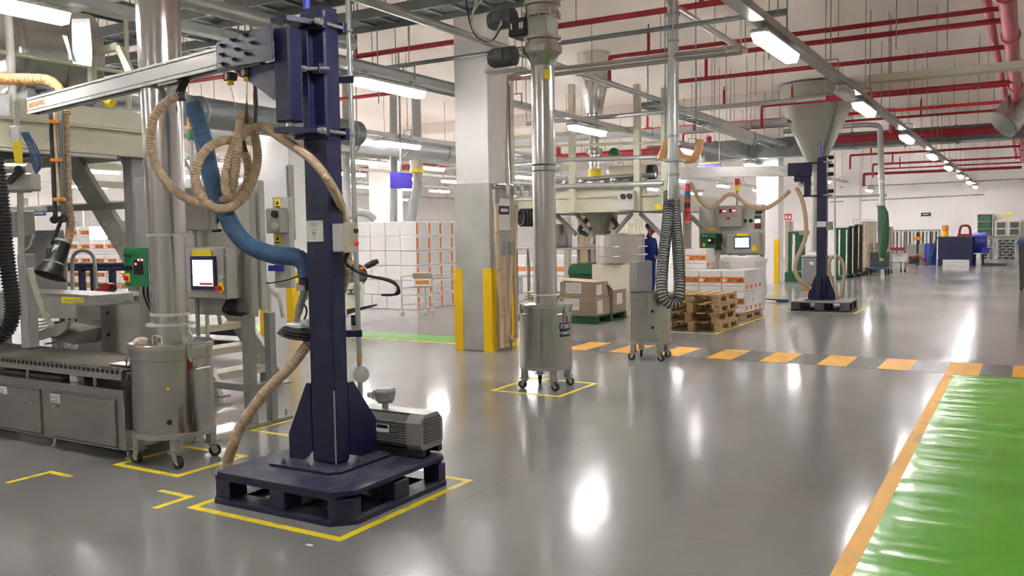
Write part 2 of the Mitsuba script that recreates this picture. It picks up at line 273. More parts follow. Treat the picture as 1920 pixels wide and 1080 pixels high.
# ================================================================== the large navy vacuum-lifter crane
t = thing('pallet', 'large navy painted pallet carrying the big jib crane', 'pallet')
x0, x1, y0, y1 = -4.21, -3.18, 3.54, 4.58
def cham(x0, x1, y0, y1, c): return sg.Polygon([(x0+c*.3, y0), (x1-c, y0), (x1, y0+c), (x1, y1-c), (x1-c, y1), (x0+c*.3, y1), (x0, y1-c*.3), (x0, y0+c*.3)])
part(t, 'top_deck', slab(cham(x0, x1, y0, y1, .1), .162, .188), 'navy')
holes = [sg.box(a, b, c, d) for a, c in ((x0+.13, x0+.46), (x0+.57, x0+.90)) for b, d in ((y0+.13, y0+.46), (y0+.57, y0+.90))]
base = cham(x0-.015, x1+.015, y0-.015, y1+.015, .11)
for h in holes: base = base.difference(h)
part(t, 'bottom_deck', slab(base, 0, .03), 'navy')
for ix, bx in enumerate((x0+.005, (x0+x1)/2-.06, x1-.125)):
    for iy, by in enumerate((y0+.005, (y0+y1)/2-.07, y1-.145)):
        if ix == 2 and iy != 1: part(t, 'block', slab(sg.Polygon([(bx, by), (bx+.05, by), (bx+.12, by+.07), (bx+.12, by+.14), (bx, by+.14)] if iy == 0 else [(bx, by), (bx+.12, by), (bx+.12, by+.07), (bx+.05, by+.14), (bx, by+.14)]), .03, .14), 'navy')
        else: part(t, 'block', box(bx, bx+.12, by, by+.14, .03, .14, .004), 'navy')
for by in (y0+.005, (y0+y1)/2-.07, y1-.145): part(t, 'stringer_board', box(x0+.005, x1-.075, by, by+.14, .14, .162), 'navy')
part(t, 'sticker', mv(rot(box(-.018, .018, -.001, .001, -.02, .02), .78), (x1-.117+.03, y0+.025, .09)), 'yellow', label='small yellow sticker on corner block')

C = thing('jib_crane', 'tall navy vacuum-lifter jib crane with white aluminium arm, standing on the large navy pallet', 'crane')
cx, cy = -3.7, 4.05; Z0 = .188
part(C, 'base_plate', slab(cham(-4.02, -3.47, 3.79, 4.37, .06), Z0, Z0+.016), 'navy')
for bx, by in ((-3.93, 3.84), (-3.72, 3.83), (-3.51, 3.86), (-3.93, 4.05), (-3.50, 4.06), (-3.93, 4.26), (-3.7, 4.27), (-3.51, 4.25)):
    part(C, 'bolt', J(cyl((bx, by, Z0+.016), (bx, by, Z0+.03), .016, 6), cyl((bx, by, Z0+.03), (bx, by, Z0+.045), .008, 8)), 'dgrey')
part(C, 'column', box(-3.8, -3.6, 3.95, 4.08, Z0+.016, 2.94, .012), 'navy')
part(C, 'weld_seam', cyl((-3.602, 3.949, Z0+.02), (-3.602, 3.949, .66), .005, 6), 'mgrey')
part(C, 'gusset', plate([(-3.8, Z0+.08), (-3.8, .69), (-3.835, .69), (-3.995, .36), (-3.995, Z0+.016), (-3.88, Z0+.016)], 'y', 3.955, 3.97), 'navy')
part(C, 'gusset', plate([(4.08, Z0+.05), (4.08, .69), (4.13, .69), (4.35, .40), (4.35, Z0+.016), (4.2, Z0+.016)], 'x', -3.62, -3.605), 'navy')
part(C, 'top_cap', box(-3.79, -3.61, 3.96, 4.07, 2.94, 2.955), 'navy')
part(C, 'service_pole', cyl((-3.78, 4.0, 2.955), (-3.78, 4.0, 3.5), .022, 12), 'blue', 40)
# hinge brackets
HP = dp(541, 150, 5.08); hx, hy = HP[0], HP[1]
for zb, tk in ((2.20, .03), (2.83, .03)):
    part(C, 'hinge_bracket', J(hull([(hx-.07, hy-.06, z) for z in (zb, zb+tk)]+[(hx+.06, hy-.06, z) for z in (zb, zb+tk)]+[(-3.81, 3.945, z) for z in (zb, zb+tk)]+[(-3.6, 3.945, z) for z in (zb, zb+tk)]), box(-3.83, -3.57, 3.91, 3.945, zb-.02, zb+.05, .004)), 'navy'); part(C, 'clamp_bar', box(-3.83, -3.57, 4.085, 4.12, zb-.02, zb+.05, .004), 'navy')
    for xx in (-3.815, -3.585): part(C, 'clamp_bolt', J(cyl((xx, 3.86, zb+.015), (xx, 4.17, zb+.015), .012, 10), cyl((xx, 3.885, zb+.015), (xx, 3.91, zb+.015), .022, 6), cyl((xx, 3.865, zb+.015), (xx, 3.885, zb+.015), .018, 6)), 'galv', 40)
part(C, 'hinge_post', box(hx-.06, hx+.06, hy-.055, hy+.055, 2.26, 2.80, .008), 'navy')
part(C, 'hinge_pin', cyl((hx, hy, 2.2), (hx, hy, 2.87), .022, 12), 'chrome', 40)
part(C, 'stop_rail', box(-3.74, -3.69, 3.9, 3.95, 2.24, 2.82, .004), 'navy')
part(C, 'stop_bolt', J(cyl((-3.74, 3.84, 2.58), (-3.56, 3.94, 2.58), .011, 8), cyl((-3.72, 3.85, 2.58), (-3.68, 3.872, 2.58), .02, 6)), 'galv', 40)
part(C, 'stop_block', box(-3.66, -3.60, 3.90, 3.95, 2.55, 2.61, .004), 'navy')
# arm
ZB = 2.635
Ra, La = fl(410, 128, ZB), fl(52, 214, ZB); ad = (La-Ra)/np.linalg.norm(La-Ra); AL = float(np.linalg.norm(La-Ra)); A0 = Ra-ad*.34-[0, 0, ZB]; an = np.array([ad[1], -ad[0], 0]); an = an if an[1] < 0 else -an
A0 = A0-an*.052
def arm(s0, s1, w0, w1, z0, z1): return hull([A0+ad*s+an*w+np.array([0, 0, z]) for s in (s0, s1) for w in (w0, w1) for z in (z0, z1)])
AE = AL+.34
sp = float((np.array([hx, hy, 0])-A0)@ad)
part(C, 'arm_plate', J(hull([A0+ad*s+an*w+np.array([0, 0, z]) for w in (.055, .066) for s, z in ((sp, ZB-.03), (.34, ZB-.005), (.34, ZB+.15), (sp, ZB+.17))]), arm(sp, .34, .05, .06, ZB-.02, ZB)), 'navy'); part(C, 'arm_plate', arm(.02, .34, -.066, -.055, ZB-.005, ZB+.15), 'navy')
part(C, 'arm_gusset', hull([A0+ad*s+an*w+np.array([0, 0, z]) for w in (-.006, .006) for s, z in ((sp, ZB-.02), (.24, ZB-.02), (sp, ZB-.26), (sp+.08, ZB-.24))]), 'navy')
for s, z in ((.27, .13), (.27, .075), (.27, .02), (.15, .145), (.11, .085), (.14, .03), (.02, .155), (-.05, .10), (.01, .045)):
    p = A0+ad*s+an*.066+[0, 0, ZB+z-.005]; part(C, 'plate_bolt', J(cyl(p, p+an*.012, .013, 6), cyl(p+an*.012, p+an*.026, .006, 6)), 'black')
part(C, 'beam', arm(.06, AE, -.05, .05, ZB+.028, ZB+.105), 'alu')
part(C, 'beam_flange', arm(.06, AE, -.055, .055, ZB+.112, ZB+.128), 'alu'); part(C, 'beam_flange', arm(.06, AE, .043, .055, ZB, ZB+.018), 'alu'); part(C, 'beam_flange', arm(.06, AE, -.055, -.043, ZB, ZB+.018), 'alu')
part(C, 'beam_groove', arm(.06, AE, -.047, .0475, ZB+.105, ZB+.112), 'dgrey'); part(C, 'beam_groove', arm(.06, AE, -.047, .0475, ZB+.018, ZB+.028), 'dgrey')
part(C, 'end_cap', arm(AE, AE+.012, -.05, .05, ZB+.005, ZB+.125), 'dgrey')
p = A0+ad*(AE-.18)+an*.0508+[0, 0, ZB+.066]
k = part(C, 'load_sign', arm(AE-.34, AE-.02, .05, .0515, ZB+.03, ZB+.104), 'cream', label='cream load sticker reading MAX 25 KGS')
part(k, 'lettering', text('MAX 25 KGS', .036, p+an*.0008, -ad, (0, 0, 1), True), 'boxorange')
# plates on the column
zl = 1.625
k = part(C, 'rating_plate', box(-3.785, -3.652, 3.944, 3.95, zl-.062, zl+.066), 'paper', label='white printed rating plate')
for i, q in enumerate((.045, .032, .012, -.03, -.045)): part(k, 'print_line', box(-3.75+.006*i, -3.69-.006*i, 3.943, 3.9445, zl+q-.003, zl+q+.002), 'print_grey')
part(k, 'lettering', text('CE', .016, (-3.72, 3.943, zl-.01)), 'ink')
# trolley and power blocks below the arm
p = A0+ad*.93+[0, 0, ZB]
tr = thing('trolley', 'black trolley block under the white crane arm holding the blue lift hose', 'trolley')
part(tr, 'block', hull([p+ad*s+an*w+[0, 0, z] for w in (-.03, .03) for s, z in ((-.12, -.002), (.06, -.002), (.1, -.1), (.02, -.12))]), 'black')
part(tr, 'slide_plate', arm(.85, 1.1, -.045, .045, ZB-.02, ZB-.002), 'mgrey')
part(tr, 'hook', tube(spl([p+ad*.05+[0, 0, -.1], p+ad*.02+[0, 0, -.16], p+ad*.01+[0, 0, -.2]], 5), .007, 8), 'chrome', 40)
for i, (sx, lab) in enumerate(((.30, 'small black and brass balancer pulley under the crane arm plate edge'), (.12, 'small black and brass balancer pulley under the crane arm next to the hinge'))):
    q = A0+ad*sx+[0, 0, ZB-.02]; b = thing('balancer', lab, 'balancer')
    part(b, 'housing', cbox(q-[0, 0, .03], (.075, .06, .05), .008), 'black'); part(b, 'wheel', cyl(q+an*.032-[0, 0, .03], q-an*.032-[0, 0, .03], .022, 12), 'tan_dark', 40)
    part(b, 'nut', cyl(q-[0, 0, .055], q-[0, 0, .08], .022, 6), 'guard')
    e = dp(461, 285, 5.55) if i == 0 else dp(462, 232, 5.5); q2 = q-[0, 0, .08]
    part(b, 'chain', J([mv(tube([(0, 0, .008), (.004, 0, 0), (0, 0, -.008), (-.004, 0, 0), (0, 0, .008)], .002, 5), q2*(1-s)+(q2*.55+e*.45)*s) for s in np.linspace(0, 1, 9)]), 'chrome')
    part(b, 'strap', hull([q2*.55+e*.45+[.006, 0, 0], q2*.55+e*.45-[.006, 0, 0], e+[.02, 0, 0], e-[.02, 0, 0], e+[0, .008, 0]]), 'dgrey')
obj('sling_strap', tube(spl([A0+ad*.05+[0, 0, ZB-.03], dp(480, 190, 5.45), dp(478, 240, 5.5)], 8), .012, 6), 'dgrey', 'dark sling strap hanging from the crane arm to the coiled tan hose', 'strap')

# blue lift hose, gripper
bl = thing('lift_hose', 'thick blue vacuum lift hose drooping from the crane trolley to the gripper', 'hose')
bp = [(362, 196, 5.72), (381, 262, 5.7), (397, 335, 5.65), (411, 378, 5.62), (425, 404, 5.58), (441, 434, 5.55), (462, 456, 5.54), (488, 470, 5.52), (520, 479, 5.5), (554, 482, 5.5), (572, 496, 5.5), (576, 520, 5.5)]
part(bl, 'tube', hose(path(bp), .058, .02, .035, 18), 'blue_hose', 50)
q = dp(362, 196, 5.72); q2 = dp(367, 216, 5.72); part(bl, 'cuff', cyl(q, q2, .060, 20), 'blue_hose', 40)
part(bl, 'spring_wire', tube([w for w in (lambda pp: [pp[i]+CR*.059*(-1)+CF*(-.02 if i % 2 else .03) for i in range(len(pp))])(spl(path(bp[:5]), 14))], .0025, 5), 'film')
g = thing('vacuum_gripper', 'aluminium vacuum gripper with black rubber foot hanging beside the navy crane column', 'gripper')
G = lambda x, y: dp(x, y, 5.55)
part(g, 'swivel', J(cyl(G(576, 520), G(574, 535), .05, 16), cyl(G(574, 533), G(573, 545), .03, 16)), 'black', 40)
part(g, 'valve_block', cbox(G(568, 538), (.07, .06, .05), .006), 'lgrey')
part(g, 'grip_tube', J(cyl(G(571, 545), G(559, 588), .024, 14), cyl(G(559, 588), G(556, 604), .019, 14)), 'mgrey', 40)
part(g, 'lever', J(bar(G(582, 541), G(575, 563), .012), bar(G(575, 541), G(567, 562), .012)), 'chrome')
part(g, 'cable', tube(spl([G(562, 560), G(575, 580), G(570, 600), G(560, 612)], 6), .006, 6), 'black', 40)
part(g, 'head_plate', J(cbox(G(560, 610), (.13, .1, .03), .005), cbox(G(575, 606), (.06, .07, .05), .005), cyl(G(556, 604), G(556, 612), .04, 14)), 'alu')
a = G(565, 625); rubber = [(s, z) for s, z in ((.0, .035), (.10, .035), (.125, .022), (.115, .018), (.14, .006), (.128, .0), (.15, -.012), (.135, -.02), (0, -.02))]
v, f = rot(rot(lathe(rubber, n=28), math.radians(10), 'y'), .2); part(g, 'rubber_foot', mv((v, f), a), 'rubber', 30)

# tan hoses
K = lambda pts, D: [dp(240+x/3.6, 120+y/3.6, D if d is None else d) for x, y, d in [(p+(None,))[:3] for p in pts]]
coil = [(1010, 475, 5.42), (935, 428), (865, 425), (795, 460), (735, 520), (697, 600), (668, 700), (655, 800), (676, 885), (745, 895, 5.6), (800, 810, 5.65), (812, 690, 5.66), (780, 590, 5.66), (722, 530, 5.6), (655, 514, 5.52), (560, 553, 5.45), (485, 640, 5.42), (456, 755, 5.42), (486, 885, 5.42), (580, 968, 5.45), (700, 963, 5.5), (800, 872, 5.56), (855, 745, 5.6), (874, 630, 5.6), (863, 520, 5.6), (838, 420, 5.58), (802, 345, 5.54), (768, 352, 5.5), (752, 440, 5.48), (738, 560, 5.48), (726, 700, 5.5), (705, 830, 5.54), (655, 912, 5.58), (560, 943, 5.6), (460, 930, 5.62), (350, 878, 5.66), (265, 800, 5.68), (192, 690, 5.7), (157, 560, 5.7), (158, 430, 5.7), (200, 320, 5.7), (272, 248, 5.7), (350, 214, 5.72)]
th = thing('coiled_hose', 'tan corrugated vacuum hose coiled in loops below the white crane arm', 'hose')
part(th, 'tube', hose(K(coil, 5.5), .030, .018, .13, 12, 8), 'tan', True)
part(th, 'cuff', J(cyl(*K([(335, 220), (395, 218)], 5.72), .03, 14)), 'dgrey', 40)
th = thing('drop_hose', 'tan corrugated hose running down the front of the navy crane column to the control box', 'hose')
dh = [(505, 243, 5.35), (532, 262, 5.25), (556, 278, 5.17), (585, 300, 5.1), (612, 333, 5.07), (632, 368, 5.2), (644, 400, 5.36), (652, 440, 5.44), (653, 480, 5.46), (649, 515, 5.5), (642, 545, 5.6)]
part(th, 'tube', hose(path(dh), .028, .018, .13, 12), 'tan', True)
th = thing('floor_hose', 'tan corrugated hose sloping from the gripper down to the floor behind the navy pallet', 'hose')
part(th, 'tube', hose(path([(584, 636, 5.5), (570, 655, 5.5), (545, 687, 5.52), (510, 722, 5.55), (475, 764, 5.6), (452, 800, 5.65), (436, 838, 5.72)])+[fl(427, 868, .03), fl(432, 880, .027)], .035, .019, .13, 14), 'tan', True)

# control box on the column
b = thing('switch_box', 'grey-green switch box with two buttons on the navy crane column', 'switch box')
part(b, 'case', box(-3.6, -3.50, 3.965, 4.075, 1.50, 1.67, .006), 'lgrey'); part(b, 'cover', box(-3.50, -3.49, 3.96, 4.08, 1.495, 1.675, .004), 'cream')
for z, c in ((1.625, 'black'), (1.55, 'red_bright')): part(b, 'button', J(cyl((-3.49, 4.05, z), (-3.475, 4.05, z), .014, 12)), c, 40)
for i, D in enumerate((0, .03)): part(b, 'cable', tube(spl([(-3.55, 4.03+D, 1.5), (-3.56, 4.04, 1.43), (-3.5, 4.12, 1.36), (-3.40, 4.22+D, 1.32), (-3.36, 4.28, 1.28), (-3.38, 4.28+D, 1.23), (-3.5, 4.3, 1.22)], 8), .008, 8), 'black', 40)
# galvanised riser pipe beside the column
rp = thing('riser_pipe', 'slim galvanised riser pipe beside the navy crane column with a round gauge disc', 'pipe')
P = lambda y: dp(652+(y/745)*24, y, 5.85)
part(rp, 'pipe', tube([P(-420), P(240), P(742)], .017, 12), 'galv', 40)
part(rp, 'coupling', J([cyl(P(y-6), P(y+6), .023, 12) for y in (105, 320, 540)]), 'galv', 40)
part(rp, 'orange_band', cyl(P(668), P(675), .019, 12), 'orange')
for y in (150, 625): part(rp, 'clamp_arm', bar(P(y)-[.22, .12, 0], P(y)+[.03, 0, 0], .012, .045), 'navy')
part(rp, 'gauge_disc', J(cyl(dp(677, 702, 5.88), dp(677, 702, 5.83), .055, 24)), 'lgrey', 40)
# vacuum pump
V = thing('vacuum_pump', 'ribbed grey vacuum pump standing on the back of the navy pallet', 'pump')
px0, px1, py0, py1, pz0, pz1 = -3.80, -3.25, 4.34, 4.575, .24, .46
r_ = 12; sec = sg.Polygon([(py0, pz0+.03), (py0+.02, pz0), (py1-.02, pz0), (py1, pz0+.03), (py1, pz1-.05), (py1-.05, pz1), (py0+.05, pz1), (py0, pz1-.05)])
part(V, 'casing', plate(sec.buffer(-.008), 'x', px0, px1-.01), 'dgrey')
for i in range(9):
    z = pz0+.04+i*.0155
    part(V, 'fin', J(box(px0, px1-.12, py0-.004, py0+.012, z, z+.007), box(px0, px1-.12, py1-.012, py1+.004, z, z+.007)), 'pump')
part(V, 'hood', J(plate(sec, 'x', px1-.12, px1), plate([(py0+.05, pz1-.004), (py1-.05, pz1-.004), (py1-.05, pz1+.003), (py0+.05, pz1+.003)], 'x', px0, px1)), 'pump')
for i in range(8): part(V, 'louvre', box(px1-.002, px1+.006, py0+.03, py1-.03, pz0+.04+i*.021, pz0+.05+i*.021), 'dgrey')
k = part(V, 'name_plate', box(-3.60, -3.50, py0-.008, py0-.004, .335, .385), 'paper', label='small white and blue name plate')
part(k, 'print', box(-3.595, -3.505, py0-.0095, py0-.008, .36, .382), 'dblue')
part(V, 'foot_rail', J(box(px0, px1, py0+.01, py0+.05, .2, .24), box(px0, px1, py1-.05, py1-.01, .2, .24), box(px0, px1-.1, py0+.0, py1, .188, .2)), 'black')
fc = np.array(dp(722, 745, 5.75)); fc[2] = pz1
F_ = thing('intake_filter', 'round grey intake filter pot on top of the vacuum pump', 'filter')
part(F_, 'pot', lathe([(0, .03), (.045, .035), (.062, .055), (.066, .10), (.07, .103), (.07, .115), (.055, .122), (.05, .13), (0, .132)], fc, 28), 'mgrey', 35)
part(F_, 'neck', J(cyl(fc, fc+[0, 0, .04], .022, 12)), 'galv', 40)
part(F_, 'inlet', J(cyl(fc+[-.06, 0, .075], fc+[-.14, 0, .075], .018, 12), cyl(fc+[-.09, 0, .075], fc+[-.105, 0, .075], .027, 8)), 'chrome', 40)
for a in (-2.2, -.5, 1.2): part(F_, 'clip', box(fc[0]+.068*math.cos(a)-.008, fc[0]+.068*math.cos(a)+.008, fc[1]+.068*math.sin(a)-.008, fc[1]+.068*math.sin(a)+.008, fc[2]+.08, fc[2]+.125), 'galv')

# ================================================================== steel drums on castors
def castor(t, p, a, r=.045, top=.13):
    """a leg with its swivel castor, at floor point p"""
    k = part(t, 'leg', J(box(p[0]-.028, p[0]+.028, p[1]-.028, p[1]+.028, top, top+.11, .003), box(p[0]-.04, p[0]+.04, p[1]-.04, p[1]+.04, top-.012, top)), 'galv')
    d = np.array([math.cos(a), math.sin(a), 0]); n = np.array([-d[1], d[0], 0]); c = np.array([p[0], p[1], r])+d*.025
    part(k, 'fork', hull([q+n*s for s in (-.022, -.016) for q in (c-d*.02, c+d*.02, c+[0, 0, top-r-.012]-d*.055, c+[0, 0, top-r-.012])]), 'galv')
    part(k, 'fork', hull([q+n*s for s in (.016, .022) for q in (c-d*.02, c+d*.02, c+[0, 0, top-r-.012]-d*.055, c+[0, 0, top-r-.012])]), 'galv')
    part(k, 'wheel', cyl(c-n*.014, c+n*.014, r, 18), 'rubber', 40); part(k, 'hub', cyl(c-n*.0145, c+n*.0145, r*.5, 12), 'lgrey', 40)
def drum(c, R, zb, zt, label, rotc=0., lid=True, group='steel powder drums on castors'):
    t = thing('steel_drum', label, 'drum', group); x, y = c
    part(t, 'shell', lathe([(0, zb), (R-.005, zb), (R, zb+.01), (R, zt-.1), (R+.004, zt-.095), (R+.004, zt-.085), (R, zt-.08), (R, zt-.03), (R+.01, zt-.03), (R+.01, zt-.02), (R-.01, zt-.02)], (x, y, 0), 56), 'steel', 35)
    part(t, 'bottom_frame', ring((x, y, zb-.012), R+.006, .05, .035), 'galv', 35)
    if lid:
        part(t, 'lid', lathe([(R+.012, zt-.02), (R+.012, zt+.004), (R+.004, zt+.012), (.14, zt+.02), (.12, zt+.02)], (x, y, 0), 56), 'steel_bright', 35)
        for a in (-2.3, -.25, 1.75): 
            q = np.array([x+math.cos(a)*(R+.012), y+math.sin(a)*(R+.012)])
            k = part(t, 'clamp', J(cbox((q[0], q[1], zt-.035), (.03, .02, .1), .004, a+math.pi/2), cyl((q[0], q[1], zt-.06), (q[0]+.02*math.cos(a), q[1]+.02*math.sin(a), zt-.11), .006, 8)), 'steel_bright')
            part(k, 'tag', cbox((q[0]+.012*math.cos(a), q[1]+.012*math.sin(a), zt-.135), (.008, .022, .06), .002, a), 'red', label='red clamp tag')
        for a in (-1.15, -.1): 
            q = [np.array([x+math.cos(a+d)*(R*.72), y+math.sin(a+d)*(R*.72), zt+.012]) for d in (-.16, .16)]
            part(t, 'lid_handle', tube(spl([q[0], q[0]+[0, 0, .05], (q[0]+q[1])/2+[0, 0, .065], q[1]+[0, 0, .05], q[1]], 5), .006, 8), 'chrome', 40)
    for i in range(4):
        a = rotc+i*math.pi/2; castor(t, (x+math.cos(a)*R*.88, y+math.sin(a)*R*.88), rotc+1.1*i+.6, .043, zb-.12 if zb > .2 else .1)
    return t
AIM = lambda x, y, dx=0: math.atan2(-y, -x)+dx      # towards the camera
c1 = (-5.27, 4.1); R1 = .277
d1 = drum(c1, R1, .235, .85, 'big stainless drum with clamped lid and bag on top, standing beside the steel cabinet', AIM(*c1))
a = AIM(*c1, -.12)
def on(c, R, a, z, e=0): return np.array([c[0]+math.cos(a)*(R+e), c[1]+math.sin(a)*(R+e), z])
part(d1, 'plug', cyl(on(c1, R1, a, .33, -.01), on(c1, R1, a, .33, .006), .018, 16), 'black', 40); part(d1, 'plug', cyl(on(c1, R1, a, .565, -.01), on(c1, R1, a, .565, .006), .013, 16), 'yellow', 40)
part(d1, 'side_handle', tube([on(c1, R1, a+.62, .69), on(c1, R1, a+.62, .69, .035), on(c1, R1, a+1.05, .69, .035), on(c1, R1, a+1.05, .69)], .006, 8), 'chrome', 40)
part(d1, 'weld_seam', tube([on(c1, R1, a+.56, .3, .001), on(c1, R1, a+.56, .58, .001)], .004, 6), 'dgrey')
q = on(c1, R1*.8, a-.95, .885); v, f = trimesh.creation.icosphere(3).vertices, trimesh.creation.icosphere(3).faces
v = np.array(v); v = v*(1+.35*(meshkit.fbm(v*1.7+3)[:, None]-.5))*[.055, .05, .038]
obj('cloth_bundle', (v+q-[0, 0, .008], f), 'cloth', 'crumpled beige cloth lying on the lid of the big stainless drum', 'cloth', smooth=True)
t = thing('chute_pipe', 'wide stainless chute pipe coming down from the ceiling into the big drum', 'pipe')
part(t, 'upper_pipe', lathe([(.150, 5.25), (.149, 3.3), (.146, 2.9), (.140, 2.5), (.133, 2.0), (.130, 1.62)], (*c1, 0), 48), 'steel_bright', 40)
part(t, 'sleeve', lathe([(.131, 1.64), (.131, .87)], (*c1, 0), 48), 'clear', 40, label='clear plastic sleeve below the steel pipe')
part(t, 'inner_pipe', lathe([(.118, 1.66), (.118, .86)], (*c1, 0), 48), 'steel_bright', 40)
part(t, 'sleeve_band', ring((*c1, 1.06), .136, .006, .02), 'film', 40); part(t, 'sleeve_band', ring((*c1, 1.62), .136, .006, .02), 'film', 40)
part(t, 'bottom_flange', ring((*c1, .985), .168, .05, .012), 'film', 40)

# ================================================================== steel cabinet and roller conveyor
t = thing('steel_cabinet', 'low stainless steel cabinet with flush doors under the roller conveyor', 'cabinet')
part(t, 'body', box(-8.25, -5.56, 3.9, 4.6, .07, .505, .006), 'steel')
part(t, 'worktop_rim', J(box(-8.26, -5.55, 3.892, 3.91, .455, .515), box(-5.56, -5.552, 3.9, 4.6, .47, .515)), 'steel')
for x0, x1, hx in ((-8.15, -7.40, -7.48), (-7.3, -6.57, -6.66), (-6.42, -5.645, -6.36)):
    d = part(t, 'door', box(x0, x1, 3.882, 3.9, .095, .44, .004), 'steel')
    part(d, 'latch', J(cyl((hx, 3.882, .335), (hx, 3.868, .335), .012, 12), box(hx-.006, hx+.03, 3.862, 3.870, .33, .342)), 'chrome')
    part(d, 'frame_line', J(box(x0-.01, x1+.01, 3.884, 3.899, .442, .450), box(x0-.01, x1+.01, 3.884, 3.899, .082, .09)), 'steel_bright')
    if x0 > -7.35:
        hx2 = x1-.012 if x0 > -6.5 else x0+.012
        for z in (.14, .38): part(d, 'hinge', cyl((hx2, 3.88, z-.03), (hx2, 3.88, z+.03), .008, 8), 'galv', 40)
        k = part(d, 'notice', box((x0+.005), x0+.125, 3.8805, 3.882, .36, .425) if x0 > -6.5 else box(-7.15, -7.0, 3.8805, 3.882, .37, .43), 'paper', label='small white notice on cabinet door')
        xa = x0+.012 if x0 > -6.5 else -7.14
        for z in (.408, .392, .374): part(k, 'print_line', box(xa, xa+.095, 3.8795, 3.8806, z-.004, z+.005), 'print_grey')
for x in (-8.2, -7.4, -6.5, -5.6):
    for y in (3.95, 4.55): part(t, 'foot', J(cyl((x, y, 0), (x, y, .012), .025, 12), cyl((x, y, .012), (x, y, .075), .010, 8)), 'chrome')
t = thing('roller_conveyor', 'stainless roller conveyor standing on the low steel cabinet', 'conveyor')
for y in (3.95, 4.5): part(t, 'side_rail', J(box(-8.6, -5.63, y-.012, y+.012, .575, .645, .002), box(-8.6, -5.63, y-.012, y+.03, .573, .579)), 'steel_bright')
part(t, 'pan', box(-8.6, -5.65, 3.98, 4.48, .585, .592), 'mgrey')
rl = S(J(cyl((0, 3.965, 0), (0, 4.485, 0), .0215, 10)), 'steel', 40); cp = S(cyl((0, 3.932, 0), (0, 3.94, 0), .016, 8), 'black', 40)
for i in range(52):
    k = part(t, 'roller', at(rl, (-8.55+i*.0565, 0, .640))); part(k, 'axle_cap', at(cp, (-8.55+i*.0565, 0, .632)))
for x in (-8.2, -7.55, -6.87, -6.0):
    for y in (3.98, 4.46): part(t, 'support', J(cyl((x, y, .505), (x, y, .575), .012, 8)), 'galv', 40)
part(t, 'end_guide', box(-5.86, -5.64, 4.0, 4.12, .664, .676, .003), 'steel_bright'); part(t, 'end_roller', cyl((-5.62, 3.97, .6), (-5.62, 4.48, .6), .03, 16), 'dgrey', 40)
t = thing('weighing_tray', 'dark shallow tray between the low steel cabinet and the roller conveyor', 'tray')
part(t, 'tray', box(-7.3, -6.45, 3.99, 4.4, .506, .535, .01), 'dgrey'); part(t, 'bracket', box(-6.35, -6.25, 4.0, 4.06, .506, .57, .004), 'paper')
obj('bag_clamp_post', box(-7.5, -7.39, 4.3, 4.4, .665, 1.48, .006), 'mgrey', 'grey square post rising from the roller conveyor', 'post')

# ================================================================== bag filling machine at the edge
t = thing('bag_filler', 'beige-grey bag filling machine with yellow label behind the roller conveyor', 'filling machine')
Yb = 4.95
a, b = aY(20, 548, Yb), aY(163, 602, Yb)
part(t, 'trough', hull([(x, y, z) for y in (Yb, Yb+.5) for x, z in ((-9.2, a[2]), (b[0], a[2]-.01), (b[0]+.01, .86), (-9.2, .80))]), 'greige')
part(t, 'trough_rim', box(-9.2, b[0]+.02, Yb-.01, Yb+.02, a[2]-.012, a[2]+.004), 'steel_bright')
p0, p1 = aY(116, 556, Yb), aY(155, 570, Yb)
k = part(t, 'label_plate', box(p0[0], p1[0], Yb-.006, Yb, p1[2], p0[2]), 'yellow', label='yellow label plate')
part(k, 'print', box(p0[0]+.03, p1[0]-.03, Yb-.0075, Yb-.006, (p0[2]+p1[2])/2-.005, (p0[2]+p1[2])/2+.006), 'print_grey')
p0, p1 = aY(40, 433, 5.5), aY(110, 560, 5.5)
part(t, 'back_panel', box(p0[0], p1[0], 5.5, 5.6, .9, p0[2], .01), 'mgrey')
p0, p1 = aY(95, 610, 4.7), aY(150, 660, 4.7)
part(t, 'spout', hull([p0, p0+[0, .2, .02], p1+[0, 0, .18], p1+[0, .2, .2], p0-[0, 0, .12], p1+[-.08, 0, .06], p1+[-.08, .2, .06]]), 'greige')
part(t, 'bag_clamp', J(hull([aY(x, y, Yq) for Yq in (4.55, 4.7) for x, y in ((62, 625), (100, 618), (128, 600), (140, 604), (112, 628), (70, 640))])), 'mgrey')
part(t, 'guide_rod', J(*[cyl(aY(60, y, 4.5), aY(95, y-6, 4.5), .008, 8) for y in (606, 612, 618)]), 'chrome', 40)
part(t, 'frame_leg', J(box(-8.2, -8.12, 5.0, 5.08, 0, .8)), 'mgrey'); part(t, 'frame_leg', box(-9.1, -9.02, 5.0, 5.08, 0, .8), 'mgrey')
part(t, 'dust_hose', hose(path([(56, 503, 6.8), (66, 540, 6.85), (82, 585, 6.9), (98, 612, 6.95)]), .024, .016, .12), 'cream', 50)
part(t, 'front_cable', tube(spl(path([(130, 602, 7.0), (125, 620, 6.95), (105, 640, 6.9), (85, 645, 6.9)]), 6), .006, 6), 'black', 40)
t = thing('steel_bin', 'tall open stainless steel bin behind the roller conveyor', 'bin')
for m in (box(-7.62, -7.26, 4.9, 4.91, 0, 1.0), box(-7.27, -7.26, 4.9, 5.36, 0, 1.0), box(-7.62, -7.61, 4.9, 5.36, 0, 1.0), box(-7.62, -7.26, 5.35, 5.36, 0, 1.0), box(-7.62, -7.26, 4.9, 5.36, 0, .02)): part(t, 'side_panel', m, 'steel')
part(t, 'top_rim', J(box(-7.63, -7.25, 4.89, 4.92, .985, 1.005), box(-7.28, -7.25, 4.89, 5.37, .985, 1.005)), 'mgrey')
for z in (.92, .72): part(t, 'port', cyl((-7.262, 4.97, z), (-7.255, 4.97, z), .018, 12), 'black', 40)
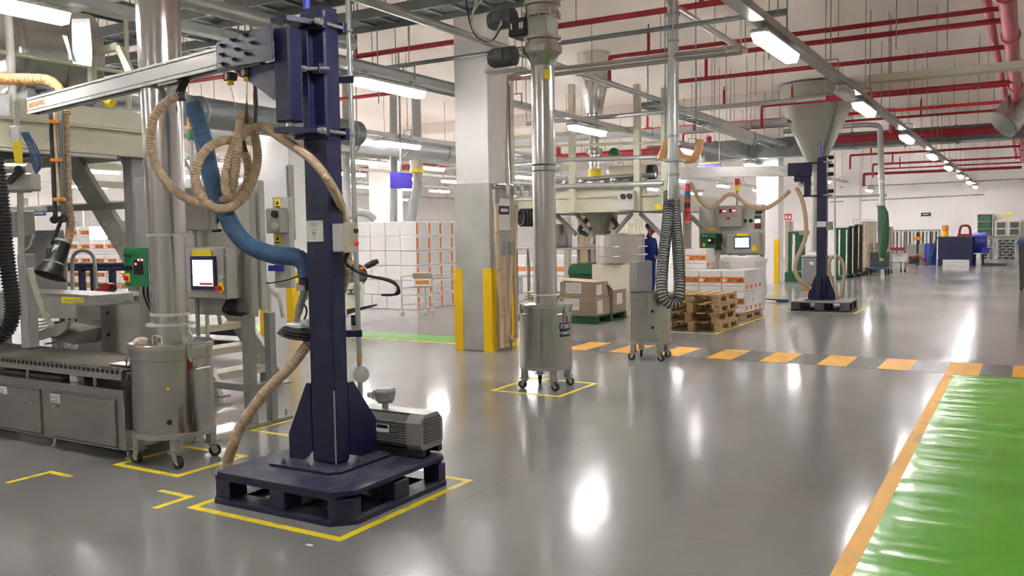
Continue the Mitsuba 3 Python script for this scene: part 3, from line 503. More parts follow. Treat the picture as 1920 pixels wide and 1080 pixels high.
# side table with tools
t = thing('side_table', 'small beige side table holding a red stapler tool and goggles', 'table')
p0, p1 = aY(163, 556, 5.6), aY(252, 560, 5.6); zt = 1.05
part(t, 'top', hull([(p0[0], 5.5, zt), (p1[0], 5.5, zt), (p0[0], 5.8, zt), (p1[0], 5.8, zt), (p0[0], 5.5, zt-.03), (p1[0], 5.5, zt-.03), (p0[0], 5.8, zt-.03), (p1[0], 5.8, zt-.03)]), 'cream')
for x in (p0[0]+.03, p1[0]-.03):
    for y in (5.53, 5.77): part(t, 'leg', cyl((x, y, 0), (x, y, zt-.03), .015, 10), 'galv', 40)
t2 = thing('stapler', 'red hand-held carton stapler lying on the small side table', 'tool')
s = lambda x, y: aY(x, y, 5.6)
part(t2, 'body', hull([s(x, y)+[0, w, 0] for w in (-.03, .03) for x, y in ((178, 548), (183, 557), (205, 548), (212, 532), (203, 530))]), 'red')
part(t2, 'handle', J(bar(s(200, 534), s(214, 545), .035)), 'black'); part(t2, 'magazine', bar(s(190, 548), s(208, 563), .03), 'lgrey')
t2 = thing('goggles', 'clear grey safety goggles lying on the small side table', 'goggles')
part(t2, 'lens', J(lathe([(.0, .07), (.06, .055), (.085, .02), (.09, 0)], s(222, 561), 20)), 'mgrey', 40); part(t2, 'strap', tube(spl([s(228, 555), s(240, 558), s(249, 562)], 5), .008, 6), 'dgrey', 40)
t = thing('hand_trolley', 'bent steel tube hand trolley frame standing behind the side table', 'trolley')
part(t, 'frame_tube', tube(spl([aY(x, y, 6.6) for x, y in ((136, 640), (136, 560), (135, 500), (138, 480), (148, 471), (163, 471), (174, 480), (178, 500), (180, 560), (181, 640))], 6), .022, 12), 'galv', 40)
part(t, 'upright', cyl(aY(124, 480, 6.6), aY(125, 620, 6.6), .018, 10), 'galv', 40); part(t, 'toe_plate', box(-10.4, -9.6, 6.5, 6.8, 0, .015), 'galv'); 
for xx in (136, 181):
    e = aY(xx, 640, 6.6); part(t, 'lower_leg', cyl(e, (e[0], e[1], .01), .02, 10), 'galv', 40)

# ================================================================== control stand with panels
t = thing('control_stand', 'grey control stand carrying the operator panels behind the big stainless drum', 'control stand')
part(t, 'back_panel', box(-6.80, -5.54, 5.12, 5.19, .93, 2.03, .006), 'greige')
part(t, 'side_column', box(-6.98, -6.80, 5.1, 5.28, 0, 2.15, .008), 'mgrey')
part(t, 'post', box(-5.64, -5.555, 5.08, 5.16, .02, .95, .004), 'mgrey'); part(t, 'post', box(-5.60, -5.53, 5.29, 5.36, .02, .95, .004), 'mgrey')
part(t, 'foot_bar', box(-5.62, -5.54, 4.95, 5.55, 0, .03, .004), 'mgrey'); part(t, 'cross_bar', box(-6.8, -5.6, 5.1, 5.15, .30, .36, .003), 'mgrey'); part(t, 'cross_bar', box(-5.59, -5.55, 5.12, 5.32, .30, .36, .003), 'mgrey')
part(t, 'upper_box', box(-6.19, -5.92, 5.0, 5.12, 1.66, 2.02, .006), 'steel')
part(t, 'anchor_bolt', cyl((-5.58, 5.5, .03), (-5.58, 5.5, .09), .012, 6), 'galv')
part(t, 'cable_bundle', J(*[tube(spl([(-5.75+i*.03, 5.05, 1.08), (-5.78+i*.04, 5.02, .99), (-5.74+i*.03, 5.08, .95), (-5.70+i*.02, 5.14, .96)], 6), .012, 7) for i in range(5)]), 'black', 40)
h = thing('operator_panel', 'stainless operator panel with lit screen and yellow rotary switch on the control stand', 'control panel')
part(h, 'case', box(-6.2, -5.63, 4.93, 5.12, 1.085, 1.52, .008), 'steel'); part(h, 'front_plate', box(-6.19, -5.64, 4.92, 4.93, 1.10, 1.51, .003), 'greige')
p0, p1 = aY(362, 487, 4.915), aY(402, 537, 4.915); k = part(h, 'screen_bezel', box(p0[0]-.03, p1[0]+.03, 4.905, 4.922, p1[2]-.03, p0[2]+.03, .004), 'dblue')
part(k, 'screen', box(p0[0], p1[0], 4.9035, 4.905, p1[2], p0[2]), 'diffuser', emitter=glow((.085, .092, .115)), label='lit pale blue screen')
part(k, 'status_bar', box(p0[0]+.09, p1[0]-.01, 4.902, 4.9035, p1[2]+.012, p1[2]+.028), 'red_bright')
p0, p1 = aY(360, 468, 4.915), aY(397, 480, 4.915); part(h, 'label_plate', box(p0[0], p1[0], 4.914, 4.92, p1[2], p0[2]), 'yellow'); 
p0 = aY(415, 540, 4.915); k = part(h, 'rotary_switch', J(cyl(p0, p0-[0, .012, 0], .035, 20), cbox(p0-[0, .006, .0], (.05, .01, .09), .002)), 'yellow'); part(k, 'knob', J(cyl(p0-[0, .012, 0], p0-[0, .05, 0], .02, 12)), 'red_bright', 40)
p0 = aY(416, 519, 4.915); part(h, 'lamp_button', cyl(p0, p0-[0, .014, 0], .014, 14), 'white', 40); p0 = aY(425, 478, 4.915); part(h, 'lock', cyl(p0, p0-[0, .01, 0], .012, 12), 'chrome', 40)
h = thing('green_controller', 'green controller box with red digits on the control stand column', 'controller')
p0, p1 = aY(231, 466, 4.88), aY(276, 537, 4.88); x0, x1, z0, z1 = p0[0], p1[0], p1[2], p0[2]
part(h, 'case', box(x0, x1, 4.9, 5.1, z0, z1, .008), 'black'); part(h, 'front', box(x0-.004, x1+.004, 4.885, 4.902, z0-.004, z1+.004, .004), 'green_box')
part(h, 'display', box(x0+.13, x1-.05, 4.882, 4.886, z0+.1, z1-.10), 'black')
for dx, dz, c in ((.19, .22, 1), (.235, .22, 1), (.15, .185, 1)): part(h, 'red_digit', box(x0+dx, x0+dx+.022, 4.880, 4.8825, z0+dz, z0+dz+.016), 'diffuser', emitter=glow((1.6, .05, .05)))
for z, c in ((.27, 'white'), (.16, 'black')): part(h, 'button', J(cyl((x0+.03, 4.886, z0+z), (x0+.03, 4.866, z0+z), .018, 14), cyl((x0+.08, 4.886, z0+z), (x0+.08, 4.868, z0+z), .02, 14)), c if z < .2 else 'green_dark', 40)
k = part(h, 'rotary_switch', cbox((x0+.045, 4.88, z0+.07), (.06, .012, .08), .003), 'yellow'); part(k, 'knob', cyl((x0+.045, 4.875, z0+.07), (x0+.045, 4.85, z0+.07), .022, 12), 'red_bright', 40)
for i in range(3): part(h, 'cable', tube(spl([(x0+.12+i*.06, 4.98, z0), (x0+.14+i*.05, 4.97, z0-.1), (x0+.2+i*.03, 5.0, z0-.25), (x0+.2, 5.1, z0-.32)], 7), .009, 7), 'black', 40)
h = thing('safety_sign', 'white and blue mask-wearing sign on the control stand', 'sign')
p0, p1 = aY(394, 402, 5.11), aY(417, 437, 5.11)
part(h, 'plate', box(p0[0], p1[0], 5.112, 5.119, p1[2], p0[2]), 'paper'); xm = (p0[0]+p1[0])/2-.005
part(h, 'disc', cyl((xm, 5.112, p0[2]-.048), (xm, 5.110, p0[2]-.048), .04, 24), 'dblue'); part(h, 'face', J(cyl((xm, 5.110, p0[2]-.04), (xm, 5.1085, p0[2]-.04), .018, 16), box(xm-.013, xm+.013, 5.1085, 5.110, p0[2]-.078, p0[2]-.055)), 'paper')
part(h, 'caption_bar', box(p0[0]+.012, p1[0]-.012, 5.109, 5.112, p1[2]+.008, p1[2]+.035), 'dblue')
h = thing('tall_cabinet', 'narrow tall pale grey cabinet on the side of the control stand', 'cabinet')
part(h, 'case', box(-5.70, -5.555, 5.24, 5.31, .98, 2.07, .008), 'lgrey'); part(h, 'conduit', tube(spl([(-5.62, 5.28, 2.07), (-5.62, 5.28, 2.2), (-5.63, 5.28, 2.3)], 4), .01, 8), 'mgrey', 40)
h = thing('switch_plate', 'grey plate with isolator switch between two yellow warning stickers', 'switch panel')
Yp = 5.62; g_ = lambda x, y: aY(x, y, Yp)
p0, p1 = g_(510, 370), g_(546, 540); part(h, 'back_plate', box(p0[0], p1[0], Yp, Yp+.06, p1[2], p0[2], .005), 'lgrey')
p0, p1 = g_(513, 391), g_(541, 437); part(h, 'switch_case', box(p0[0], p1[0], Yp-.1, Yp, p1[2], p0[2], .008), 'greige')
q = g_(533, 402)-[0, .1, 0]; part(h, 'rotary_knob', J(cyl(q, q-[0, .03, 0], .032, 18)), 'black', 40); q = g_(533, 424)-[0, .1, 0]; part(h, 'socket_cover', cyl(q, q-[0, .02, 0], .035, 18), 'lgrey', 40)
for y0 in (373, 440):
    p0, p1 = g_(515, y0), g_(527, y0+18); k = part(h, 'warning_sticker', box(p0[0], p1[0], Yp-.004, Yp, p1[2], p0[2]), 'yellow')
    xm = (p0[0]+p1[0])/2; part(k, 'triangle', plate([(xm-.02, p0[2]-.05), (xm+.02, p0[2]-.05), (xm, p0[2]-.012)], 'y', Yp-.006, Yp-.004), 'ink'); part(k, 'caption', box(p0[0]+.008, p1[0]-.008, Yp-.0055, Yp-.004, p1[2]+.01, p1[2]+.022), 'ink')
p0, p1 = g_(513, 497), g_(533, 508); part(h, 'red_blue_switch', J(box(p0[0], p1[0], Yp-.07, Yp, p1[2], p0[2], .004)), 'blue')
part(h, 'hanging_cable', tube(spl([aY(487, 525, 5.4), aY(497, 531, 5.3), aY(530, 527, 5.25), aY(565, 516, 5.2)], 8), .006, 6), 'black', 40); part(h, 'cable_loop', tube([g_(516+11*math.cos(a), 536+7*math.sin(a))-[0, .2, 0] for a in np.linspace(0, 2*math.pi, 24)], .005, 6), 'black', 40)
h = thing('slotted_riser', 'slotted grey cable riser fixed to the white pillar behind the control stand', 'cable riser')
p0, p1 = aY(536, 310, 9.8), aY(546, 450, 9.8); part(h, 'channel', box(p0[0], p0[0]+.09, 9.8, 9.87, p1[2], p0[2]), 'mgrey'); part(h, 'slot_strip', box(p0[0]+.02, p0[0]+.04, 9.795, 9.8, p1[2], p0[2]-.02), 'dgrey')

# ================================================================== staircase and upper platform
st = thing('staircase', 'beige steel staircase climbing to the upper platform behind the control stand', 'staircase')
zx = lambda x: -1.11*(x+7.08)
for y in (6.0, 6.85):
    part(st, 'stringer', plate([(-7.08, 0), (-6.98, .12), (-9.5, 2.92), (-9.5, 2.55), (-7.3, .11), (-7.3, 0)], 'y', y-.03, y+.03), 'greige')
    for i in range(1, 11): part(st, 'bracket_bolt', cyl((-7.1-i*.2, y-.04, .21*i+.08), (-7.1-i*.2, y-.03, .21*i+.08), .014, 6), 'chrome')
for i in range(11):
    x = -7.14-i*.205; z = .2+i*.2275; part(st, 'tread', J(box(x-.26, x, 6.03, 6.82, z-.03, z, .003), box(x-.012, x, 6.03, 6.82, z-.075, z-.03)), 'beige')
for y in (6.0, 6.85):
    for x in (-7.15, -8.3, -9.4): part(st, 'handrail_post', cyl((x, y, max(0, zx(x)-.05)), (x, y, zx(x)+1.0), .02, 10), 'beige', 40)
    part(st, 'handrail', tube(spl([(-6.95, y, .72), (-7.02, y, .98), (-7.15, y, 1.05), (-8.3, y, 2.33), (-9.5, y, 3.66)], 6), .021, 10), 'beige', 40)
    part(st, 'foot_plate', J(box(-7.2, -6.92, y-.07, y+.07, 0, .015, .003), hull([(-7.15, y-.03, .015), (-6.98, y-.03, .015), (-7.08, y-.03, .2), (-7.15, y+.03, .015), (-6.98, y+.03, .015), (-7.08, y+.03, .2)])), 'greige')
pf = thing('upper_platform', 'beige steel platform carrying the stainless sifter above the bag filler', 'platform')
part(pf, 'deck', box(-13, -8.03, 1.5, 6.1, 2.70, 2.73), 'galv')
part(pf, 'edge_beam', J(box(-8.06, -8.0, 1.5, 6.1, 2.44, 2.70), box(-8.06, -7.95, 1.5, 6.1, 2.44, 2.46), box(-8.06, -7.95, 1.5, 6.1, 2.69, 2.71)), 'beige')
part(pf, 'kick_plate', box(-8.02, -8.0, 4.6, 6.1, 2.72, 2.9), 'beige')
part(pf, 'end_beam', box(-13, -8.0, 6.04, 6.1, 2.44, 2.70), 'beige')
for y in (2.4, 3.3, 4.2, 5.1): part(pf, 'joist', box(-13, -8.06, y, y+.08, 2.42, 2.70), 'duct')
part(pf, 'splice_plate', box(-8.0, -7.985, 4.62, 4.76, 2.48, 2.66, .002), 'greige')
for x, y in ((-8.15, 5.95), (-8.15, 1.6), (-11, 5.95)): part(pf, 'leg', box(x-.07, x+.07, y-.07, y+.07, 0, 2.44), 'mgrey')
part(pf, 'cross_brace', bar((-8.1, 5.98, 1.95), (-12, 5.98, 1.95), .07), 'mgrey'); part(pf, 'pipe_run', cyl((-7.93, 1.5, 2.41), (-7.93, 5.6, 2.41), .018, 10), 'lgrey', 40)
for y in (3.6, 4.64, 5.85): part(pf, 'rail_post', cyl((-8.03, y, 2.72), (-8.03, y, 3.95), .035 if y == 4.64 else .022, 10), 'white' if y == 4.64 else 'beige', 40)
for z in (3.3, 3.85): part(pf, 'guard_rail', cyl((-8.03, 1.5, z), (-8.03, 5.9, z), .021, 10), 'beige', 40)
for pts in ([(173, 165), (173, 100), (222, 88), (246, 135)], [(176, 98), (222, 86)], [(224, 90), (250, 150)]): part(pf, 'gate_frame', J(*[bar(dp(*p, 7.6), dp(*q, 7.6), .06, .05) for p, q in zip(pts[:-1], pts[1:])]), 'beige')
part(pf, 'yellow_cap', J(cyl(dp(200, 186, 7.4), dp(212, 192, 7.4), .06, 14)), 'yellow', 40)
sf = thing('sifter', 'large round stainless sifter lying on its side on the upper platform', 'sifter')
pr = [(0, -.12), (.14, -.12), (.18, -.05), (.36, .0), (.40, .02), (.40, .06), (.43, .06), (.43, .10), (.50, .12), (.50, .52), (.53, .52), (.53, .58), (.50, .58), (.50, .9), (0, .9)]
v, f = lathe(pr, n=56); v = v[:, [0, 2, 1]]; f = f[:, ::-1]; v[:, 1] *= .9
part(sf, 'casing', rot((v, f), -.25)[0:2] if False else mv(rot((v, f), -.2), (-8.75, 4.95, 3.45)), 'steel', 35)
part(sf, 'chute_plate', hull([dp(x, y, D) for D in (7.35, 7.45) for x, y in ((134, 35), (168, 35), (173, 95), (172, 125), (136, 119))]), 'duct')
part(sf, 'chute_fin', hull([dp(x, y, 7.3) for x, y in ((117, 66), (126, 68), (136, 112), (132, 112))]+[dp(117, 66, 7.36), dp(136, 112, 7.36)]), 'mgrey')
part(sf, 'cradle', J(box(-9.2, -8.4, 5.0, 5.1, 2.73, 3.1), box(-9.2, -8.4, 5.5, 5.6, 2.73, 3.1)), 'mgrey')

# ================================================================== extraction arm, hoses and valves at the edge
ea = thing('extraction_arm', 'black jointed extraction arm with tan hose and round black hood above the steel cabinet', 'extraction arm')
D = 7.5; e = lambda x, y, d=6.5: dp(x, y, d+1.0)
part(ea, 'feed_hose', hose([e(-25, 146), e(20, 148), e(60, 149), e(90, 152), e(108, 166), e(117, 188), e(121, 215)], .052, .022, .12, 16), 'orange_hose', 50)
part(ea, 'long_hose', hose([e(121, 205), e(123, 260), e(126, 320), e(128, 380), e(132, 415), e(129, 445), e(122, 470), e(117, 488)], .037, .016, .14, 14), 'tan', 50)
part(ea, 'thin_hose', hose([e(102, 205, 6.42), e(104, 260, 6.42), e(108, 320, 6.42), e(112, 385, 6.42)], .016, .012, .14, 10), 'tan', 50)
part(ea, 'arm_tube', cyl(e(95, 200, 6.45), e(104, 412, 6.45), .019, 10), 'black', 40); part(ea, 'arm_tube', cyl(e(113, 200, 6.42), e(120, 412, 6.42), .022, 10), 'dgrey', 40)
part(ea, 'joint', J(cyl(e(70, 165), e(108, 170), .045, 14), cyl(e(78, 160), e(82, 185), .03, 12), hull([e(x, y, d) for d in (6.45, 6.55) for x, y in ((80, 172), (104, 165), (98, 186), (84, 182))])), 'black', 40)
part(ea, 'joint', J(cyl(e(102, 412, 6.4), e(102, 412, 6.52), .035, 12), cyl(e(119, 410, 6.4), e(119, 410, 6.52), .035, 12), bar(e(102, 412, 6.45), e(119, 408, 6.45), .03)), 'black', 40)
part(ea, 'lower_arm', J(cyl(e(115, 412, 6.42), e(97, 458, 6.42), .016, 8), cyl(e(102, 412, 6.45), e(112, 414, 6.45), .014, 8)), 'black', 40)
for y, x in ((228, 102), (300, 106), (374, 111)): part(ea, 'orange_clip', cbox(e(x, y, 6.4), (.1, .03, .03), .004, .5), 'orange')
q0, q1 = e(118, 455, 6.4), e(94, 518, 6.3); ax = (q1-q0)/np.linalg.norm(q1-q0)
part(ea, 'hood', tube([q0, q0+ax*.05, q0+ax*.16, q0+ax*.18, q0+ax*.2, q0+ax*.235, q1], [.065, .068, .072, .085, .085, .10, .13], 28, False), 'black', 40)
part(ea, 'hood_band', J(tube([q0+ax*.19, q0+ax*.2], [.088, .088], 28), tube([q0-ax*.015, q0+ax*.005], [.07, .07], 20)), 'lgrey', 40)
part(ea, 'hood_handle', cyl(q0+ax*.06+CR*-.09, q0+ax*.14+CR*-.075, .022, 12), 'black', 40); part(ea, 'sticker', hull([q0+ax*s+CR*x-CF*.071 for s in (.02, .09) for x in (-.03, .01)]+[q0+ax*.05-CF*.074]), 'paper')
bh = thing('black_hose', 'thick black corrugated hose curving down at the edge of the bag filler', 'hose')
part(bh, 'tube', hose([dp(x, y, 5.6) for x, y in ((-10, 300), (-2, 345), (3, 395), (8, 450), (15, 505), (22, 555), (23, 590), (12, 618), (-8, 636), (-30, 645))], .052, .022, .2, 16), 'black', 50)
v_ = thing('ball_valve', 'steel valve block with black lever and yellow tag on the upper platform leg', 'valve'); e = lambda x, y, d=6.4: dp(x, y, d)
part(v_, 'block', J(cbox(e(38, 342), (.25, .12, .13), .012, .5), cyl(e(10, 318), e(55, 318), .05, 14)), 'greige'); part(v_, 'lever', J(bar(e(40, 318, 6.3), e(15, 343, 6.3), .03, .04), cyl(e(35, 318, 6.28), e(35, 318, 6.36), .03, 12)), 'black')
part(v_, 'yellow_tag', hull([e(x, y, d) for d in (6.38, 6.4) for x, y in ((22, 264), (41, 264), (43, 305), (38, 312), (28, 308))]), 'yellow'); part(v_, 'stem', cbox(e(31, 252), (.07, .05, .12), .006, .5), 'white')
part(v_, 'mount_arm', cyl(e(38, 355), e(40, 480), .022, 10), 'greige', 40); part(v_, 'mount_arm', cyl(e(31, 245), e(31, 190), .02, 8), 'greige', 40)
part(v_, 'mounting_block', cbox(e(24, 352), (.24, .1, .07), .006, .5), 'mgrey')
part(v_, 'air_tube', J(*[tube(spl([e(40+i*4, 248), e(55+i*5, 280), e(62+i*5, 310), e(66-i, 330), e(52, 340)], 6), .007, 6) for i in range(4)]), 'blue_hose', 40)
bb = thing('push_button_box', 'grey push-button box with emergency stop at the bag filler post', 'switch box')
part(bb, 'case', cbox(e(40, 420, 6.6), (.12, .15, .2), .008, .0), 'mgrey')
p = e(22, 420, 6.55)
for dz, c in ((.075, 'black'), (.03, 'black'), (-.02, 'red')): part(bb, 'button', cyl(p+[.0, 0, dz], p+[-.02, -.03, dz], .016, 12), c, 40)
part(bb, 'cable', tube(spl([e(36, 452, 6.6), e(42, 468, 6.6), e(55, 462, 6.6), e(62, 440, 6.6)], 6), .008, 7), 'lgrey', 40)
ft = thing('fitting_lamp', 'small white bracket lamp above the push-button box', 'fitting'); part(ft, 'bracket', J(cbox(e(50, 392, 6.9), (.28, .1, .05), .008, .5)), 'lgrey'); part(ft, 'stem', cyl(e(48, 372, 6.9), e(48, 392, 6.9), .02, 8), 'lgrey', 40)

# ================================================================== storage bay behind the machines
gr = thing('guard_railing', 'navy blue guard railing between the machines and the storage bay', 'railing')
Yr = 8.2; e = lambda x, y: aY(x, y, Yr)
for y in (497, 505): part(gr, 'rail', cyl(e(60, y), e(300, y-2), .035, 10), 'navy', 40)
part(gr, 'rail', cyl(e(150, 560), e(300, 558), .03, 10), 'navy', 40)
for x in (114, 153, 175, 210, 258): q = e(x, 500); part(gr, 'post', box(q[0]-.04, q[0]+.04, Yr-.04, Yr+.04, 0, q[2], .004), 'navy')
for y in (608, 632): q = e(240, y); part(gr, 'base_rail', box(q[0]-1.5, q[0]+2.5, Yr-.05, Yr+.05, q[2]-.06, q[2]+.06, .004), 'navy')
part(gr, 'brace', bar(e(232, 600), e(262, 563), .06), 'navy')

# ================================================================== powder drum with rotary valve and hopper
c2 = (-4.27, 7.88); R2 = .265
d2 = drum(c2, R2, .235, .86, 'stainless drum with dark lettered sign in the tape square by the big square pillar', AIM(*c2, .3))
a = AIM(*c2, .84); q = on(c2, R2, a, .60, .004); td = np.array([-math.sin(a), math.cos(a), 0])
th0 = a-.30; pts = [on(c2, R2, th0+.60*i/8, z, .003) for z in (.545, .685) for i in range(9)]
sgn = part(d2, 'name_sign', (np.array(pts+[p+[0, 0, 0] for p in []]), np.array([[i, i+1, i+10] for i in range(8)]+[[i, i+10, i+9] for i in range(8)])), 'dblue', label='dark sign reading FINE POWDER')
def bent(s, h, z):
    v, f = text(s, h, (0, 0, 0), (1, 0, 0), (0, 1, 0), True); th = a+v[:, 0]/R2; rr = R2+.004+v[:, 2]
    return np.stack([c2[0]+np.cos(th)*rr, c2[1]+np.sin(th)*rr, z+v[:, 1]], 1), f
part(sgn, 'lettering', bent('FINE', .042, .648), 'paper'); part(sgn, 'lettering', bent('POWDER', .030, .582), 'paper')
t = thing('feed_pipe', 'tall steel feed pipe from the rotary valve down into the lettered drum', 'pipe')
part(t, 'pipe', lathe([(.118, 3.27), (.118, .86)], (*c2, 0), 40), 'steel_bright', 40)
part(t, 'clear_sleeve', lathe([(.123, 1.35), (.123, .87)], (*c2, 0), 40), 'clear', 40)
part(t, 'bottom_flange', ring((*c2, .96), .15, .03, .012), 'film', 40); part(t, 'band', ring((*c2, 2.28), .123, .006, .018), 'dgrey', 40); part(t, 'band', ring((*c2, 2.22), .123, .006, .012), 'dgrey', 40)
part(t, 'yellow_tag', cbox((c2[0]+.10, c2[1]-.09, 3.17), (.06, .02, .1), .003, .6), 'yellow')
t = thing('rotary_valve', 'steel rotary valve with flanges and black motors on top of the tall feed pipe', 'valve')
part(t, 'lower_flange', lathe([(0, 3.27), (.13, 3.27), (.15, 3.33), (.17, 3.38), (.20, 3.40), (.20, 3.46), (.17, 3.47), (.165, 3.52), (.19, 3.53), (.19, 3.56), (0, 3.56)], (*c2, 0), 36), 'steel', 35)
part(t, 'body', box(c2[0]-.13, c2[0]+.12, c2[1]-.13, c2[1]+.13, 3.56, 3.76, .01), 'greige')
part(t, 'upper_flange', lathe([(0, 3.76), (.18, 3.76), (.18, 3.79), (.165, 3.80), (.165, 3.86), (.19, 3.87), (.19, 3.90), (0, 3.90)], (*c2, 0), 36), 'steel', 35)
for i in range(10):
    b_ = i*.628; part(t, 'flange_bolt', cyl((c2[0]+.182*math.cos(b_), c2[1]+.182*math.sin(b_), 3.74), (c2[0]+.182*math.cos(b_), c2[1]+.182*math.sin(b_), 3.81), .01, 6), 'galv')
part(t, 'gear_housing', box(c2[0]-.30, c2[0]-.1, c2[1]-.17, c2[1]+.08, 3.57, 3.75, .012), 'black')
for x in (.27, .17, .145): part(t, 'rating_label', box(c2[0]-x, c2[0]-x+.018, c2[1]-.173, c2[1]-.17, 3.64, 3.70), 'paper')
for z in (3.78, 3.40):
    m = c2[0]-.42; part(t, 'motor', J(cyl((m-.11, c2[1]-.08, z), (m+.14, c2[1]-.08, z), .10, 22), cyl((m-.14, c2[1]-.08, z), (m-.11, c2[1]-.08, z), .085, 22), box(m-.05, m+.06, c2[1]-.2, c2[1]-.14, z-.05, z+.06, .01)), 'dgrey', 35)
part(t, 'motor_bracket', box(c2[0]-.6, c2[0]-.16, c2[1]-.16, c2[1]+.0, 3.25, 3.27, .003), 'lgrey')
for k in range(3): part(t, 'cable', tube(spl([(c2[0]-.35, c2[1]-.2, 3.68+k*.03), (c2[0]-.5, c2[1]-.2, 3.55), (c2[0]-.75, c2[1]-.15, 3.72+k*.06), (c2[0]-.95+k*.3, c2[1], 4.35)], 7), .009, 7), 'lgrey' if k else 'black', 40)
t = thing('hopper', 'beige conical hopper above the rotary valve, cut by the top of the picture', 'hopper')
part(t, 'cone', lathe([(.15, 3.90), (.16, 3.95), (.46, 4.75), (.5, 4.8), (.5, 5.25)], (*c2, 0), 44), 'beige', 30); part(t, 'collar', ring((*c2, 3.93), .18, .03, .05), 'steel', 40)
part(t, 'seam_strip', bar(on(c2, .17, -2.0, 3.93), on(c2, .46, -2.0, 4.72), .025), 'steel_bright')

# ================================================================== third drum with the hanging black hose
c3 = (-4.05, 10.2)
d3 = drum(c3, .262, .235, .855, 'open stainless drum on castors standing on the zebra crossing under the black hose', AIM(*c3, .5), lid=False)
a = AIM(*c3, .12)
for z in (.62, .42): part(d3, 'plug', cyl(on(c3, .262, a, z, -.01), on(c3, .262, a, z, .006), .017, 14), 'black', 40)
part(d3, 'inner_floor', lathe([(0, .7), (.255, .7)], (*c3, 0), 24), 'mgrey')
rp = (-3.78, 10.32)
t = thing('dust_pipe', 'pale round extraction pipe hanging over the zebra crossing with the black hose', 'pipe')
part(t, 'pipe', cyl((*rp, 2.02), (*rp, 4.22), .066, 24), 'galv', 40)
for z in (2.75, 2.28, 3.9): part(t, 'band', ring((*rp, z), .070, .012, .03), 'mgrey', 40)
part(t, 'clamp_bar', box(rp[0]-.1, rp[0]+.12, rp[1]-.09, rp[1]+.09, 2.44, 2.47, .004), 'galv')
part(t, 'elbow', tube(spl([(*rp, 4.2), (rp[0], rp[1]-.02, 4.34), (rp[0]-.02, rp[1]-.12, 4.44), (rp[0]-.05, rp[1]-.4, 4.5), (rp[0]-.2, rp[1]-1.8, 4.72)], 6), .07, 20), 'steel', 40); part(t, 'clamp', ring((*rp, 4.22), .085, .02, .04), 'mgrey', 40)
part(t, 'mesh_sleeve', cyl((*rp, 1.98), (*rp, 2.16), .072, 24), 'steel', 40)
t = thing('suction_hose', 'black and grey ribbed suction hose hanging in a long loop over the open drum', 'hose')
D = 11.0; hp = [dp(x, y, D+z) for x, y, z in ((1254, 358, .0), (1254, 385, -.05), (1250, 430, -.2), (1244, 480, -.38), (1241, 520, -.5), (1241, 545, -.55), (1247, 562, -.56), (1259, 569, -.55), (1270, 562, -.53), (1274, 540, -.5), (1273, 500, -.36), (1269, 440, -.14), (1265, 390, .02), (1264, 358, .08))]
hq = spl(hp, 16); dd = np.r_[0, np.cumsum(np.linalg.norm(np.diff(hq, axis=0), axis=1))]; n_ = int(dd[-1]/.036)
part(t, 'core', tube(hq, .062, 14), 'hosegrey', 40)
ribs = []
for i in range(n_):
    s_ = (i+.5)*.036; p_ = np.array([np.interp(s_, dd, hq[:, k]) for k in range(3)]); p2_ = np.array([np.interp(s_+.014, dd, hq[:, k]) for k in range(3)])
    part(t, 'rib', cyl(p_, p2_, .072, 14), 'black', 40)

# ================================================================== hoses and services on the square pillar
t = thing('hose_bracket', 'steel tap bracket with small sign on the side of the square pillar', 'bracket')
X = -6.15
part(t, 'rail', box(X-.02, X+.02, 9.95, 10.75, 2.2, 2.26, .004), 'galv'); 
for y in (10.02, 10.2, 10.38, 10.62): part(t, 'tap', J(cyl((X+.02, y, 2.24), (X+.13, y, 2.24), .022, 10), tube(spl([(X+.13, y, 2.24), (X+.17, y, 2.22), (X+.17, y, 2.1)], 5), .028, 10)), 'steel_bright', 40)
p0, p1 = aX(929, 372, X), aX(956, 432, X)
k = part(t, 'sign', box(X, X+.006, p0[1], p1[1], p1[2], p0[2]), 'white', label='small white sign with blue band'); part(k, 'blue_band', box(X+.006, X+.008, p0[1]+.06, p1[1]-.02, (p0[2]+p1[2])/2+.0, (p0[2]+p1[2])/2+.12), 'dblue')
part(k, 'print', box(X+.008, X+.0095, p0[1]+.12, p1[1]-.06, (p0[2]+p1[2])/2+.04, (p0[2]+p1[2])/2+.08), 'paper')
for i, (pts, r) in enumerate([([(930, 372), (931, 420), (933, 470), (937, 540), (941, 600), (942, 652)], .036), ([(943, 470), (945, 520), (948, 580), (949, 640), (948, 650)], .034), ([(959, 470), (957, 530), (953, 600), (955, 630), (962, 638), (968, 628), (968, 590), (965, 520), (966, 440), (968, 385)], .03)]):
    h = thing('pillar_hose', ('long tan hose hanging closest to the front of the square pillar', 'middle tan hose hanging on the side of the square pillar', 'looped tan hose hanging at the rear of the square pillar side')[i], 'hose', 'tan hoses on the square pillar')
    P_ = [aX(x, y, X+.10) for x, y in pts]; part(h, 'tube', hose(P_, r, .09, .1, 10), 'tan', 50)
    part(h, 'coupling', cyl(P_[0]+[0, 0, .12], P_[0]-[0, 0, .06], r*1.25, 12), 'mgrey', 40)
    for s_ in (.3, .55, .8):
        w = spl(P_, 6); j = int(s_*(len(w)-2)); part(h, 'band', cyl(w[j], w[j]+(w[j+1]-w[j])/np.linalg.norm(w[j+1]-w[j])*.02, r*1.12, 10), 'tan_dark', 40)
t = thing('elbow_pipe', 'steel pipe with elbow running down the side of the square pillar', 'pipe')
e = lambda x, y: dp(x, y, 12.0)
part(t, 'pipe', tube(spl([e(1010, 135), e(975, 140), e(955, 146), e(949, 158), e(949, 180), e(951, 280), e(954, 345)], 6), .042, 14), 'steel', 40)
part(t, 'second_pipe', cyl(e(958, 160), e(962, 340), .03, 12), 'cream', 40)
